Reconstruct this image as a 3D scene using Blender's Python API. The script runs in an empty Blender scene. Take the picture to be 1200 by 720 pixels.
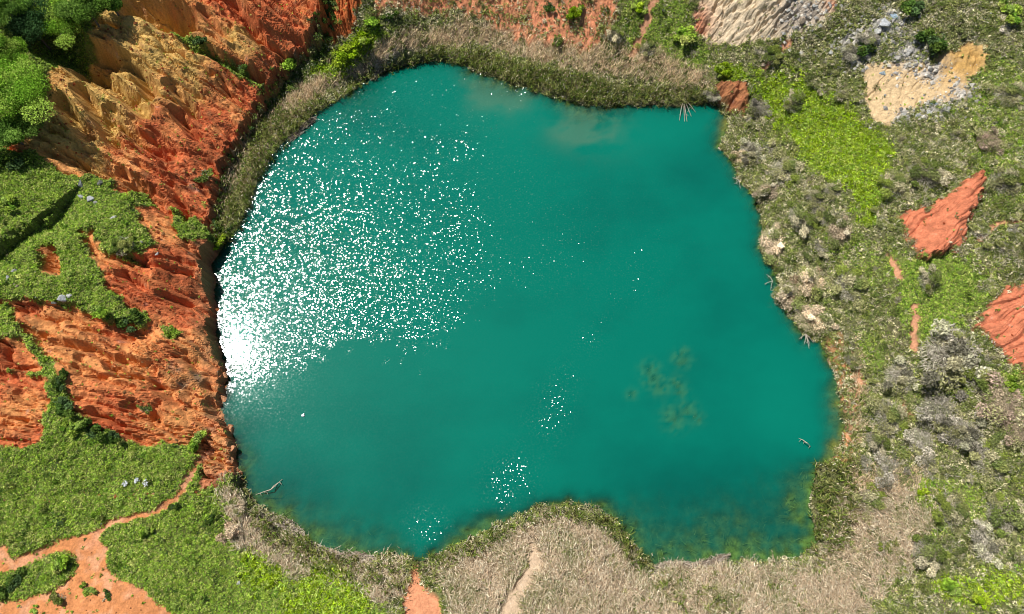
import bpy, math, time
import numpy as np
from mathutils import Vector

rng = np.random.default_rng(11)
R = math.radians
sc = bpy.context.scene
COL = sc.collection

# ------------------------------------------------------------------ camera maths
FP, CH, TILT = 800.0, 80.0, R(24)
cT, sT = math.cos(TILT), math.sin(TILT)

def rays(P):
    P = np.asarray(P, float).reshape(-1, 2)
    x = (P[:, 0] - 600) / FP
    y = (360 - P[:, 1]) / FP
    return np.stack([x, y * cT + sT, y * sT - cT], 1)

def at_level(P, z):
    d = rays(P)
    t = (CH - np.asarray(z, float)) / -d[:, 2]
    return d[:, :2] * t[:, None]

def to_px(X, Y, Z):
    dz = Z - CH
    f = Y * sT - dz * cT
    u = Y * cT + dz * sT
    return 600 + FP * X / f, 360 - FP * u / f

# ------------------------------------------------------------------ noise
_perm = np.random.default_rng(5).permutation(256).astype(np.int32)
_perm = np.concatenate([_perm, _perm])
_ga = np.linspace(0, 2 * np.pi, 256, endpoint=False).astype(np.float32)
_gx, _gy = np.cos(_ga), np.sin(_ga)

def perlin(x, y, seed=0):
    x = np.asarray(x, np.float32) + seed * 17.37
    y = np.asarray(y, np.float32) - seed * 9.71
    xi = np.floor(x).astype(np.int32); yi = np.floor(y).astype(np.int32)
    fx = x - xi; fy = y - yi
    u = fx * fx * fx * (fx * (fx * 6 - 15) + 10); v = fy * fy * fy * (fy * (fy * 6 - 15) + 10)
    xi &= 255; yi &= 255
    def g(ix, iy, dx, dy):
        h = _perm[_perm[ix] + iy]
        return _gx[h] * dx + _gy[h] * dy
    x1 = (xi + 1) & 255; y1 = (yi + 1) & 255
    a = g(xi, yi, fx, fy); b = g(x1, yi, fx - 1, fy)
    c = g(xi, y1, fx, fy - 1); d = g(x1, y1, fx - 1, fy - 1)
    return ((a + (b - a) * u) + ((c + (d - c) * u) - (a + (b - a) * u)) * v) * 1.5

def fbm(x, y, o=4, seed=0, lac=2.03, gain=0.5):
    s = 0; a = 1; n = 0
    for i in range(o):
        s = s + a * perlin(x, y, seed + i * 3); n += a
        x = x * lac; y = y * lac; a *= gain
    return s / n

def sstep(a, b, x):
    t = np.clip((x - a) / (b - a), 0, 1)
    return t * t * (3 - 2 * t)

def lerp(a, b, t): return a + (b - a) * t

# ------------------------------------------------------------------ grid
ST = 0.14
xs = np.arange(-86, 86, ST); ys = np.arange(-14, 88, ST)
NX, NY = len(xs), len(ys)
GX, GY = np.meshgrid(xs, ys)                 # shape (NY, NX)

def poly_sdf(poly, margin=4.0, fill=-99.0):
    """signed distance (positive inside) on the grid; outside the margin box it is the fill value"""
    poly = np.asarray(poly, float)
    out = np.full((NY, NX), fill, np.float32)
    x0, y0 = poly.min(0) - margin; x1, y1 = poly.max(0) + margin
    i0, i1 = np.searchsorted(xs, [x0, x1]); j0, j1 = np.searchsorted(ys, [y0, y1])
    if i1 <= i0 or j1 <= j0: return out
    X = GX[j0:j1, i0:i1].astype(np.float32); Y = GY[j0:j1, i0:i1].astype(np.float32)
    d2 = np.full(X.shape, 1e9, np.float32); ins = np.zeros(X.shape, bool)
    n = len(poly)
    for k in range(n):
        ax, ay = poly[k]; bx, by = poly[(k + 1) % n]
        ex, ey = bx - ax, by - ay
        L = ex * ex + ey * ey + 1e-12
        t = np.clip(((X - ax) * ex + (Y - ay) * ey) / L, 0, 1)
        qx = X - ax - t * ex; qy = Y - ay - t * ey
        np.minimum(d2, qx * qx + qy * qy, out=d2)
        c = (ay > Y) != (by > Y)
        if abs(ey) > 1e-12:
            ins ^= c & (X < ex * (Y - ay) / ey + ax)
    d = np.sqrt(d2)
    out[j0:j1, i0:i1] = np.where(ins, d, -d)
    return out

def line_dist(line, margin=5.0):
    line = np.asarray(line, float)
    out = np.full((NY, NX), 99.0, np.float32)
    x0, y0 = line.min(0) - margin; x1, y1 = line.max(0) + margin
    i0, i1 = np.searchsorted(xs, [x0, x1]); j0, j1 = np.searchsorted(ys, [y0, y1])
    X = GX[j0:j1, i0:i1]; Y = GY[j0:j1, i0:i1]
    d2 = np.full(X.shape, 1e9)
    for k in range(len(line) - 1):
        ax, ay = line[k]; bx, by = line[k + 1]
        ex, ey = bx - ax, by - ay
        t = np.clip(((X - ax) * ex + (Y - ay) * ey) / (ex * ex + ey * ey + 1e-12), 0, 1)
        d2 = np.minimum(d2, (X - ax - t * ex) ** 2 + (Y - ay - t * ey) ** 2)
    out[j0:j1, i0:i1] = np.sqrt(d2)
    return out

def rbf(ctrl):
    c = np.asarray(ctrl, float)
    P = at_level(c[:, :2], c[:, 2]); z = c[:, 2]
    k = lambda d2: -np.sqrt(d2 + 9.0)
    n = len(P)
    A = np.zeros((n + 1, n + 1))
    A[:n, :n] = k(((P[:, None] - P[None]) ** 2).sum(-1)) + np.eye(n) * 0.3
    A[:n, n] = A[n, :n] = 1
    w = np.linalg.solve(A, np.append(z, 0))
    def f(X, Y):
        r = np.full(np.shape(X), w[n])
        for (px, py), ww in zip(P, w[:n]):
            r = r + ww * k((X - px) ** 2 + (Y - py) ** 2)
        return r
    return f

# ------------------------------------------------------------------ relief
low = rbf([(500,20,3),(650,0,6),(600,40,2.2),(740,60,2.6),(850,60,4),(900,0,10),(1000,0,12),(1080,100,9),(1000,200,6),(930,250,2),
 (950,180,3.5),(1150,0,14),(1200,150,11),(1100,250,8),(1200,300,10),(1050,350,5),(960,330,1.2),(1020,450,1.8),(1100,450,5),(1200,400,9),
 (1200,550,8),(1100,600,4),(1030,560,1.6),(1000,650,1.5),(1100,720,4),(1200,720,7),(640,650,1.6),(640,720,2.6),(500,680,1.6),(490,720,2.6),
 (850,700,1.6),(400,690,2.2),(300,650,2),(275,570,1.8),(200,560,4.6),(100,560,6.2),(0,560,8),(60,680,7),(150,720,7),(250,700,4.5),
 (330,60,1.6),(300,130,.5),(262,200,.5),(255,280,.4),(400,40,5),(470,20,5),(420,80,1.0),(380,110,.4),(540,60,.4),(620,95,.4),(700,115,.4),(800,115,.4),
 (860,130,.8),(890,200,.5),(905,270,.5),(945,380,.5),(990,440,.4),(995,520,.4),(1000,560,.5),(955,660,.4),(860,675,.4),(760,680,.5),(700,610,.4),
 (620,610,.4),(500,665,.4),(400,665,.5),(340,640,.5),(850,90,3),(-80,-60,14),(-90,560,9),(-60,760,8),(1280,-60,16),(1290,300,12),(1280,760,8),(600,-80,11),(400,-80,12),(600,790,3.5)])
high = rbf([(0,0,13.5),(100,60,12),(0,150,12),(200,60,10),(300,20,9),(280,110,4.6),(250,185,3.6),(150,150,8.6),(60,250,9.5),(150,250,8),(235,245,3.3),
 (200,300,6.2),(100,320,9),(0,330,11),(230,340,3.8),(248,340,2.2),(252,400,2.0),(150,380,7),(60,400,9),(0,420,10),(200,440,5),(262,460,1.8),
 (100,480,7.5),(0,500,9),(200,510,4.5),(270,525,1.8),(262,505,1.9),(0,545,8.4),(150,545,5.5),(330,55,5),(370,0,9.5),(270,160,3.8),(-80,-60,15),(-90,300,11),(200,-60,13),(-80,560,9),(350,-60,11),
 (200,570,4.5),(260,560,2.2)])

LAKE_PX = [(530,72),(560,85),(600,98),(640,112),(690,124),(740,124),(790,125),(815,122),(838,122),(852,138),(850,160),(842,172),(858,190),(866,212),(884,232),
 (893,262),(890,290),(905,315),(915,340),(925,370),(940,395),(962,400),(970,425),(982,450),(988,480),(988,510),(980,535),(958,550),(950,580),(950,610),(955,635),(935,652),
 (900,660),(865,656),(840,660),(800,664),(765,662),(745,640),(725,612),(700,597),(665,587),(630,594),(600,607),(570,620),(540,634),(510,650),(490,657),(470,650),(440,650),
 (415,652),(385,647),(362,634),(345,614),(320,602),(300,587),(288,570),(281,550),(278,525),(273,500),(262,490),(260,478),(265,455),(266,430),(259,410),(256,390),
 (253,360),(253,330),(250,310),(262,290),(280,265),(295,235),(305,205),(320,180),(345,155),(375,130),(405,112),(435,92),(470,78),(500,72)]
lake = at_level(LAKE_PX, 0)
MASS_PX = [(-120,-120),(372,-120),(374,0),(366,28),(350,45),(328,68),(306,100),(280,142),(258,182),(244,232),(240,268),(247,300),(248,320),(250,345),(251,380),(253,400),(262,425),(264,448),
 (257,470),(257,490),(272,500),(277,525),(279,545),(262,556),(225,575),(100,575),(-120,575)]
# cliff top edge sits at the height of the massif there
def high_at(P):
    P = np.asarray(P, float); z = np.full(len(P), 5.0)
    for _ in range(25):
        q = at_level(P, z); z = lerp(z, np.clip(high(q[:, 0], q[:, 1]), 0, 22), 0.5)
    return at_level(P, z)
mass = high_at(MASS_PX)

dl = poly_sdf(lake, 60)                       # >0 in the lake
dl = np.maximum(dl, -60)
warp = fbm(GX / 2.2, GY / 2.2, 4, 1)
dl = dl + warp * 0.55 + fbm(GX / .6, GY / .6, 3, 19) * .28
dm = poly_sdf(mass, 40); dm = np.maximum(dm, -40)
dm = dm + fbm(GX / 1.8, GY / 1.8, 5, 9) * 0.9 + 0.2
hl = np.clip(low(GX, GY), 0.12, 20); hh = np.clip(high(GX, GY), 0.5, 24)
mw = sstep(-0.75, 0.6, dm + fbm(GX / .55, GY / .55, 3, 17) * .7)
# south-west border of the massif is no cliff, heights meet there
H0 = lerp(hl, hh, mw)
def on_shore(h, dl):
    return np.where(dl < 0, h * sstep(0.0, 1, -dl / lerp(.8, .5, mw)), 0)
H0 = on_shore(H0, dl)

def hsamp(Hm, X, Y):
    fx = np.clip((np.asarray(X) - xs[0]) / ST, 0, NX - 1.001); fy = np.clip((np.asarray(Y) - ys[0]) / ST, 0, NY - 1.001)
    i = fx.astype(int); j = fy.astype(int); a = fx - i; b = fy - j
    return (Hm[j, i] * (1 - a) + Hm[j, i + 1] * a) * (1 - b) + (Hm[j + 1, i] * (1 - a) + Hm[j + 1, i + 1] * a) * b

def ground(P, off=0.0, Hm=None):
    """where the line of sight meets the ground raised by off"""
    Hm = H0 if Hm is None else Hm
    d = rays(P); n = len(d)
    zt = np.linspace(26, -1, 500)
    res = at_level(P, 0); done = np.zeros(n, bool)
    for z in zt:
        q = d[:, :2] * ((CH - z) / -d[:, 2])[:, None]
        hit = (~done) & (hsamp(Hm, q[:, 0], q[:, 1]) + off >= z)
        res[hit] = q[hit]; done |= hit
    return res

def zone(px, edge=0.5, rough=0.9, seed=0, fs=1.6):
    s = poly_sdf(ground(px), 5)
    s = s + fbm(GX / fs, GY / fs, 4, 40 + seed) * rough
    return sstep(-edge, edge, s)

def strip(px, w, edge=0.25, rough=0.35, seed=0):
    d = line_dist(ground(px)) + fbm(GX / 1.0, GY / 1.0, 3, 60 + seed) * rough
    return 1 - sstep(w - edge, w + edge, d)

def blob(px, py, r):
    c = ground([(px, py)])[0]
    s = ground([(px + 1, py)])[0]
    rr = r * np.hypot(*(s - c)) if np.hypot(*(s - c)) < 0.5 else r * 0.12
    return np.exp(-(((GX - c[0]) ** 2 + (GY - c[1]) ** 2) / rr ** 2))

# bare ground zones -------------------------------------------------
Z = {}
Z['sand'] = zone([(1012,75),(1062,72),(1090,76),(1130,48),(1155,54),(1158,75),(1136,95),(1130,115),(1088,122),(1058,132),(1040,149),(1020,140),(1013,110)], .3, 1.3, 1, .9)
Z['pale'] = zone([(830,-20),(990,-20),(972,18),(930,42),(880,50),(838,52),(808,34),(815,18)], .3, 1.6, 2, 1.0)
Z['mound'] = zone([(1143,206),(1148,226),(1132,265),(1128,290),(1100,300),(1075,303),(1064,280),(1052,250),(1100,237),(1128,218)], .3, 1.3, 3, .8)
Z['scar'] = zone([(1230,325),(1200,331),(1175,341),(1156,360),(1141,383),(1163,400),(1183,422),(1200,436),(1230,440)], .25, 1.0, 4, .8)
Z['bank'] = zone([(838,100),(872,95),(878,115),(872,136),(856,132),(842,118)], .3, .5, 5)
Z['topred'] = zone([(430,-20),(540,-20),(720,-20),(722,20),(708,50),(690,62),(650,55),(600,45),(560,20),(530,10),(470,10),(440,14)], .6, 1.6, 6)
Z['block'] = zone([(378,-20),(428,-20),(420,18),(414,38),(395,48),(378,50),(374,20)], .3, .8, 7)
Z['path'] = np.maximum.reduce([
    strip([(246,500),(239,530),(222,556),(206,584),(180,600),(150,608),(128,613),(113,626)], .36, .12, .3, 1),
    zone([(112,620),(122,640),(128,665),(140,680),(165,690),(185,706),(205,722),(205,760),(-60,760),(-60,700),(0,703),(40,698),(58,693),(86,674),(89,652),(76,645),(50,652),(20,668),(-40,676),(-40,655),(30,650),(55,641),(75,629),(95,626)], .2, .5, 8),
    zone([(-10,640),(6,640),(12,652),(5,662),(-10,662)], .2, .4, 9)])
Z['clay'] = np.maximum.reduce([
    zone([(485,662),(495,682),(512,700),(522,725),(522,760),(472,760),(472,700),(478,682)], .3, .6, 10),
    ])
Z['sandpath'] = np.maximum(strip([(624,645),(629,658),(620,678),(604,698),(594,725)], .75, .2, .4, 11), zone([(585,725),(600,695),(616,690),(612,725)], .3, .5, 12))
Z['trail'] = np.maximum.reduce([strip([(770,-10),(757,22),(752,45),(740,64)], .55, .3, .8, 13), strip([(1042,300),(1050,312),(1054,325)], .35, .2, .4, 14),
    strip([(1072,360),(1073,385),(1071,410)], .4, .2, .6, 15), strip([(1008,425),(1006,460),(1000,500)], .2, .3, 1.0, 16),
    strip([(1150,280),(1170,262),(1195,258)], .25, .2, .7, 17), strip([(895,80),(910,65),(925,50)], .4, .2, .5, 18), strip([(1052,455),(1060,480),(1064,495)], .2, .3, .8, 19)])
Z['shore'] = zone([(966,395),(985,395),(1000,430),(1008,470),(1006,500),(1002,535),(990,545),(975,540),(985,500),(983,460)], .5, 1.2, 20)
massm = sstep(-0.7, 0.3, dm)

# green patches inside the massif
Z['patch'] = np.maximum.reduce([
    zone([(-60,172),(0,172),(40,180),(78,204),(122,204),(150,235),(162,262),(178,285),(150,300),(118,292),(108,268),(92,268),(100,292),(116,312),(130,345),(168,372),(165,382),(120,372),(90,358),(40,352),(0,347),(-60,340)], .4, 1.3, 21),
    zone([(-60,352),(0,355),(20,385),(45,410),(60,425),(80,450),(82,480),(100,495),(135,512),(175,522),(228,522),(240,560),(225,580),(-60,590),(-60,515),(50,520),(45,492),(56,466),(52,447),(25,432),(-60,425)], .35, 1.0, 22),
    zone([(186,374),(210,390),(200,397),(186,386)], .3, .6, 23),
    zone([(-60,-60),(152,-60),(112,14),(92,48),(60,66),(54,112),(40,152),(-60,165)], .4, .8, 24),
    strip([(195,20),(222,44),(262,70),(292,88),(300,95)], .5, .4, 1.0, 25),
    zone([(150,210),(170,225),(165,240),(150,238)], .3, .8, 26), zone([(195,238),(240,262),(246,285),(225,282),(205,270)], .3, 1.0, 27)])
Z['hole'] = zone([(40,286),(58,282),(68,305),(70,322),(50,322),(42,305)], .3, .6, 28)
Z['spots'] = np.maximum.reduce([zone([(-60,395),(20,395),(48,428),(40,438),(-60,420)], .3, .8, 29), zone([(-60,450),(20,450),(52,458),(54,470),(45,492),(50,518),(20,524),(-60,528)], .3, .8, 30)])
bare_mass = massm * (1 - Z['patch'] * (1 - Z['hole'])); bare_mass = np.maximum(bare_mass, Z['spots'] * massm)
bare = np.maximum.reduce([bare_mass, Z['sand'], Z['pale'], Z['mound'], Z['scar'], Z['bank'] , Z['block'], Z['path'], Z['clay'], Z['sandpath'], Z['trail']])
bare = np.clip(bare, 0, 1) * (dl < 0)

# erosion -----------------------------------------------------------
def rills(ang, wl, ln, seed, warpk=0.35):
    """ang = direction of the runoff in degrees in plan; sharp furrows between rounded ribs"""
    c, s = math.cos(R(ang)), math.sin(R(ang))
    al = GX * c + GY * s; ac = -GX * s + GY * c
    ac = ac + perlin(GX / 3.1, GY / 3.1, seed + 2) * wl * warpk * 2
    a = np.abs(perlin(ac / wl, al / ln, seed)); b = np.abs(perlin(ac / wl * 2.3, al / ln * 1.9, seed + 1))
    c2 = np.abs(perlin(ac / wl * 5.1, al / ln * 4, seed + 5))
    return np.minimum(a * 2.2, 1) * .6 + np.minimum(b * 2.2, 1) * .28 + np.minimum(c2 * 2.2, 1) * .14

def incise(ang, wl, ln, seed, k=.3, warpk=.5):
    """narrow sharp furrows with broad ribs between them, 1 at the bottom of a furrow"""
    c, s = math.cos(R(ang)), math.sin(R(ang))
    al = GX * c + GY * s; ac = -GX * s + GY * c
    ac = ac + fbm(GX / 4.0, GY / 4.0, 3, seed + 2) * wl * warpk * 2 + perlin(GX / .7, GY / .7, seed + 8) * .12
    p = np.abs(perlin(ac / wl, al / ln, seed))
    return np.maximum(0, 1 - p / k) ** 1.3 * np.clip(.8 + .7 * perlin(GX / 5, GY / 5, seed + 4), .25, 1)

def terrace(h, step, k=0.75):
    q = h / step; f = q - np.floor(q)
    return (np.floor(q) + lerp(f, sstep(0.3, 0.95, f), k)) * step

H = H0.copy()
px_up = blob(170, 110, 120)
rough = fbm(GX / 2.6, GY / 2.6, 5, 31) ; fine = fbm(GX / .7, GY / .7, 4, 33)
up = sstep(18, 26, GY)                         # northern half of the massif is the steep one
def run(p, q_):
    a = ground([p, q_]); return math.degrees(math.atan2(*(a[1] - a[0])[::-1]))
aU, aV, aL, aM = run((95,62),(240,158)), run((60,150),(225,245)), run((60,385),(230,450)), run((140,290),(235,325))
ww = np.clip(blob(120, 190, 80) * 1.4, 0, 1)
crag = np.abs(fbm(GX / 1.5, GY / 1.5, 5, 37)) * 1.6
cutU = 1.3 * incise(aU, 4.2, 26, 71, .3, .3) + .7 * incise(aU, 1.9, 16, 72, .3, .35) + .4 * incise(aU, .8, 8, 73, .32)
cutV = 1.2 * incise(aV, 3.0, 22, 74, .3, .3) + .75 * incise(aV, 1.5, 14, 75, .3, .35) + .4 * incise(aV, .75, 7, 76, .32)
cutL = 1.2 * incise(aL, 2.4, 18, 77, .28, .3) + .9 * incise(aL, 1.15, 11, 78, .3, .35) + .4 * incise(aL, .6, 5, 79, .34)
cutM = 1.1 * incise(aM, 2.2, 16, 81, .28, .3) + .85 * incise(aM, 1.05, 10, 82, .3, .35) + .4 * incise(aM, .55, 5, 83, .34)
mid = np.clip(blob(190, 310, 75) * 1.3, 0, 1)
ramp = sstep(0.0, 1.0, dm)
inM = bare_mass
relief = up * (-lerp(cutU, cutV, ww) + fbm(GX / 6, GY / 6, 2, 85) * 1.6 + rough * .3) + (1 - up) * (-lerp(cutL, cutM, mid) + rough * .35 - crag * .15)
Hm = H + relief * inM * lerp(.5, 1, ramp)
H = Hm + (fine * .09 + fbm(GX / .3, GY / .3, 3, 39) * .09) * inM
def carve(px, w, d, wig=0.5, seed=0):
    global H
    q = line_dist(ground(px), w * 3.5) + fbm(GX / 1.1, GY / 1.1, 3, 80 + seed) * wig
    H = H - d * np.maximum(0, 1 - np.maximum(q, 0) / (w * 1.25)) ** .8 * (dl < -.3)
for k, (pp, w, d) in enumerate([
    ([(100,46),(128,56),(156,74),(172,104)], .95, 3.0), ([(86,66),(114,84),(142,106),(168,128)], 1.1, 3.2), ([(90,100),(106,122),(122,148),(134,168)], .8, 2.6),
    ([(120,126),(148,152),(188,176)], 1.0, 2.6), ([(66,112),(84,138),(100,156)], .9, 2.4), ([(196,94),(212,112),(226,128)], .7, 2.2), ([(204,128),(218,146),(228,158)], .7, 2.0),
    ([(150,4),(180,10),(214,16)], 1.5, 5.0), ([(200,24),(225,48),(265,70),(300,90)], .7, 2.2), ([(268,-10),(284,14),(298,34)], 1.0, 3.0), ([(236,10),(252,28),(270,44)], .6, 1.4),
    ([(52,172),(100,188),(120,205)], .8, 1.6), ([(138,196),(165,232)], .6, 2.0), ([(155,208),(190,240),(214,250)], .8, 2.0), ([(196,212),(210,235),(214,258)], .5, 1.6), ([(160,190),(195,208),(215,212)], .5, 1.2),
    ([(150,300),(190,312),(220,318)], .45, 1.2), ([(140,318),(165,332)], .6, 1.8), ([(160,300),(200,300)], .3, .8), ([(185,342),(214,352)], .45, 1.4), ([(205,300),(225,308)], .4, 1.0),
    ([(135,418),(178,432)], .55, 1.6), ([(60,400),(100,405),(120,415)], .5, 1.2), ([(85,428),(120,445),(155,455)], .4, 1.0), ([(100,440),(150,440)], .3, .7), ([(150,475),(180,490)], .7, 1.4), ([(105,480),(138,500)], .5, 1.4),
    ([(125,430),(165,442),(200,460)], .35, .9), ([(80,380),(120,388),(150,395)], .35, .9), ([(176,452),(205,470)], .35, 1.0), ([(172,485),(182,470)], .35, .7), ([(243,470),(251,484)], .7, 1.6), ([(238,450),(250,462)], .5, 1.0),
    ([(0,495),(20,492)], .5, 1.0), ([(18,458),(34,472)], .4, .9), ([(52,294),(57,308)], 1.0, 2.0),([(46,34),(66,50),(96,66)], 2.6, 5.0)]):
    carve(pp, w, d * 1.0, .14, k)
# grassy scarps: ground drops on the lower side of the line
def scarp(px, drop, w=0.35, seed=0):
    global H
    L = ground(px); d = line_dist(L, 6)
    nx = -(L[-1] - L[0])[1]; ny = (L[-1] - L[0])[0]; n = math.hypot(nx, ny)
    side = ((GX - L.mean(0)[0]) * nx + (GY - L.mean(0)[1]) * ny) / n
    # px lines run so that the low side is to the south-east
    sd = np.where(side > 0, d, -d) + fbm(GX / 1.2, GY / 1.2, 3, seed) * .5
    H = H - drop * sstep(w, -w, sd) * np.exp(-(np.minimum(d, 6) / 3.0) ** 2)
scarp([(-10,292),(12,274),(28,262),(50,256),(62,240)], 1.7, .3, 2)
scarp([(-10,352),(20,356),(50,352)], 1.0, .3, 3)
# sandy slopes
rs = rills(-130, 1.7, 8, 91); H = H + (rs - .5) * .15 * Z['sand'] + (fine * .1) * Z['sand'] - .28 * Z['sand'] * incise(-128, 2.6, 9, 92, .2)
rp = rills(-122, 1.1, 7, 95); H = H + (rp - .5) * .12 * Z['pale'] - crag * .5 * Z['pale'] + Z['pale'] * (rough * .4 + fine * .2 - .8 * incise(run((900,2),(858,50)), 1.9, 9, 94, .3, .7) - .35 * incise(run((940,2),(905,38)), .8, 5, 96, .3, .7))
# red mounds stand proud as ridges
cm = ground([(1142,212),(1112,262),(1080,298)]); dmn = line_dist(ground([(1145,208),(1125,240),(1112,268),(1090,300)]), 6)
H = H + Z['mound'] * (1.6 * np.exp(-(dmn / 1.7) ** 2)) + (rills(-140, 1.6, 11, 99, .25) - .5) * .5 * Z['mound'] + fine * .12 * Z['mound']
H = H + (rills(-155, 1.6, 11, 103, .25) - .5) * .7 * Z['scar'] + Z['scar'] * 0.3
H = H + Z['bank'] * (fbm(GX / 1.7, GY / 1.7, 5, 105) * 1.6 + .5) + (rills(-100, .8, 4, 107) - .5) * Z['topred'] * .15 + Z['block'] * ((rills(-70, 1.2, 5, 109) - .5) * 1.2 + rough * .8)
# worn paths lie a little lower
H = H - .22 * np.maximum(Z['path'], Z['trail']) - .3 * Z['clay'] - .3 * Z['sandpath']
H = H + fine * .05 * (dl < -.5) + rough * .25 * (1 - bare) * sstep(.5, 3, -dl)
veg_h = (fbm(GX / 1.3, GY / 1.3, 4, 51)) * .35 * (1 - bare) * sstep(.3, 2, -dl)
H = H + veg_h
land = dl < 0
H = np.where(land, np.maximum(H, .02 + .1 * sstep(0, 1, -dl)), 0)
H = np.where(land, H * sstep(0, .55, -dl) , 0)

# lake bed: reach = how far from the bank one still sees down
reach = np.full((NY, NX), 0.75)
for (px, py, r, L) in [(400,620,80,3.2),(330,590,45,2.6),(850,625,115,5.5),(720,610,45,2.4),(990,480,55,2.6),(985,525,40,3.0),(845,155,25,2.2),(690,135,60,2.2),(580,95,60,2.0),(430,120,45,1.8),(560,640,55,2.6),(930,600,60,4.5),(290,545,35,1.8)]:
    reach = np.maximum(reach, L * blob(px, py, r))
dd = np.maximum(dl, 0)
depth = 3.6 * (1 - np.exp(-dd / (reach * 1.6)))
WEEDS = [(762,433,10),(766,445,11),(773,454,10),(799,422,10),(801,415,7),(793,450,9),(797,458,8),(790,490,13),(806,480,10),(740,462,6),(815,490,8)]
hump = np.zeros((NY, NX))
for (px, py, r) in WEEDS: hump = np.maximum(hump, blob(px, py, r * .8))
H = np.where(land, H, -np.maximum(depth * (1 - hump * .8), .01 * 0) + .12 * rough * sstep(0, 2, dd) - .02)
clear = np.exp(-dd / reach) ; clear = np.maximum(clear, hump * .3 * np.clip(1 + 2.2 * fbm(GX / .5, GY / .5, 3, 53), 0, 1.4))
clear = np.clip(clear * (1 + 0.9 * fbm(GX / 1.5, GY / 1.5, 4, 55)), 0, 1)

nofade = (1 - sstep(.25, .95, bare + fbm(GX / .6, GY / .6, 3, 57) * .45 * (bare > .02))) * land
nofade = nofade * (1 - .85 * Z['topred'] * np.clip(1.0 + 1.7 * fbm(GX / 2, GY / 2, 4, 59), 0, 1))
V_ = {}
V_['bright'] = np.maximum.reduce([zone([(885,85),(940,88),(1000,130),(1042,170),(1040,212),(1028,262),(1008,262),(1000,225),(955,205),(918,150),(888,118)], .8, 2.2, 101),
    zone([(325,725),(345,690),(375,655),(425,690),(445,725)], .8, 2.0, 102), zone([(285,650),(318,655),(330,690),(300,690)], .8, 2.0, 103), zone([(380,75),(420,40),(440,25),(450,40),(420,75),(385,95),(362,85)], .5, 1.2, 104),
    zone([(838,75),(868,78),(880,95),(845,98)], .5, 1.2, 105), zone([(1085,690),(1150,668),(1210,662),(1210,700),(1140,712)], .8, 2.0, 106) * .7, zone([(1070,590),(1085,560),(1100,590)], .5, 1.5, 107)*.6])
V_['green'] = np.maximum.reduce([massm, zone([(-60,520),(240,522),(268,560),(275,600),(290,655),(350,670),(420,700),(470,730),(470,790),(-60,790)], .8, 1.4, 111),
    zone([(1040,300),(1130,300),(1160,328),(1142,372),(1085,402),(1050,360)], .8, 2.0, 112), zone([(1165,425),(1200,440),(1220,470),(1175,460)], .5, 1.5, 113),
    zone([(720,60),(735,-20),(800,-20),(812,40),(835,60),(820,85),(770,72)], .8, 2.0, 114)*.8, zone([(1000,395),(1035,400),(1040,440),(1012,430)], .6, 1.8, 115)*.7, zone([(955,265),(1010,280),(1040,300),(1035,340),(990,320)], .6, 2.0, 116)*.5, zone([(1130,80),(1210,60),(1210,240),(1150,240),(1140,160)], 1, 3, 117)*.55,
    zone([(1080,560),(1160,570),(1150,620),(1090,630)], .8, 2.5, 118)*.6])
V_['tan'] = np.maximum.reduce([
    zone([(340,112),(400,66),(440,55),(500,36),(540,22),(600,36),(690,55),(770,62),(832,88),(832,108),(760,96),(690,86),(620,72),(560,50),(500,56),(440,76),(400,96),(350,138),(318,172),(290,215),(262,262),(254,232),(272,180),(306,140)], .5, 1.6, 121),
    zone([(500,668),(560,645),(620,612),(660,604),(705,625),(742,655),(762,690),(810,725),(810,790),(530,790),(524,690)], .5, 1.2, 122),
    zone([(760,672),(850,666),(955,668),(1000,560),(1040,540),(1082,560),(1098,600),(1066,660),(1010,725),(1010,790),(780,790)], .8, 2.4, 123),
    zone([(262,562),(290,600),(340,632),(400,658),(470,658),(482,700),(440,705),(400,690),(330,668),(285,640),(264,600)], .5, 1.4, 124),
    zone([(1000,400),(1012,430),(1012,480),(1004,535),(992,540),(998,470)], .5, 1.4, 125)*.6])
V_['tan'] = V_['tan'] * (1 - .9 * V_['bright']) 
V_['reed'] = np.maximum.reduce([
    zone([(392,118),(436,88),(480,66),(520,58),(560,62),(620,80),(700,98),(780,104),(838,112),(815,126),(700,126),(600,100),(535,76),(480,80),(430,100),(400,116)], .4, .9, 131),
    zone([(300,150),(330,130),(390,112),(350,165),(318,190),(300,225),(285,262),(262,290),(252,300),(250,275),(272,235),(290,190)], .5, 1.4, 132),
    zone([(952,545),(990,540),(1004,590),(990,640),(955,655),(948,600)], .5, 1.0, 133),
    zone([(478,655),(492,652),(492,665),(482,680),(474,670)], .3, .8, 134), zone([(492,655),(520,648),(560,634),(620,602),(670,592),(715,612),(745,645),(765,668),(740,662),(700,618),(660,606),(620,616),(560,648),(512,668),(502,690),(496,670)], .4, .9, 135),
    zone([(300,598),(350,625),(390,655),(470,662),(475,690),(400,678),(330,645),(290,612)], .5, 1.2, 136), zone([(760,680),(830,690),(870,715),(800,720)], .5, 1.5, 137)*.5])
gmask = np.clip(np.maximum(V_['green'], V_['bright']) * (1 - V_['tan']), 0, 1) * nofade
tmask = V_['tan'] * nofade
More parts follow.
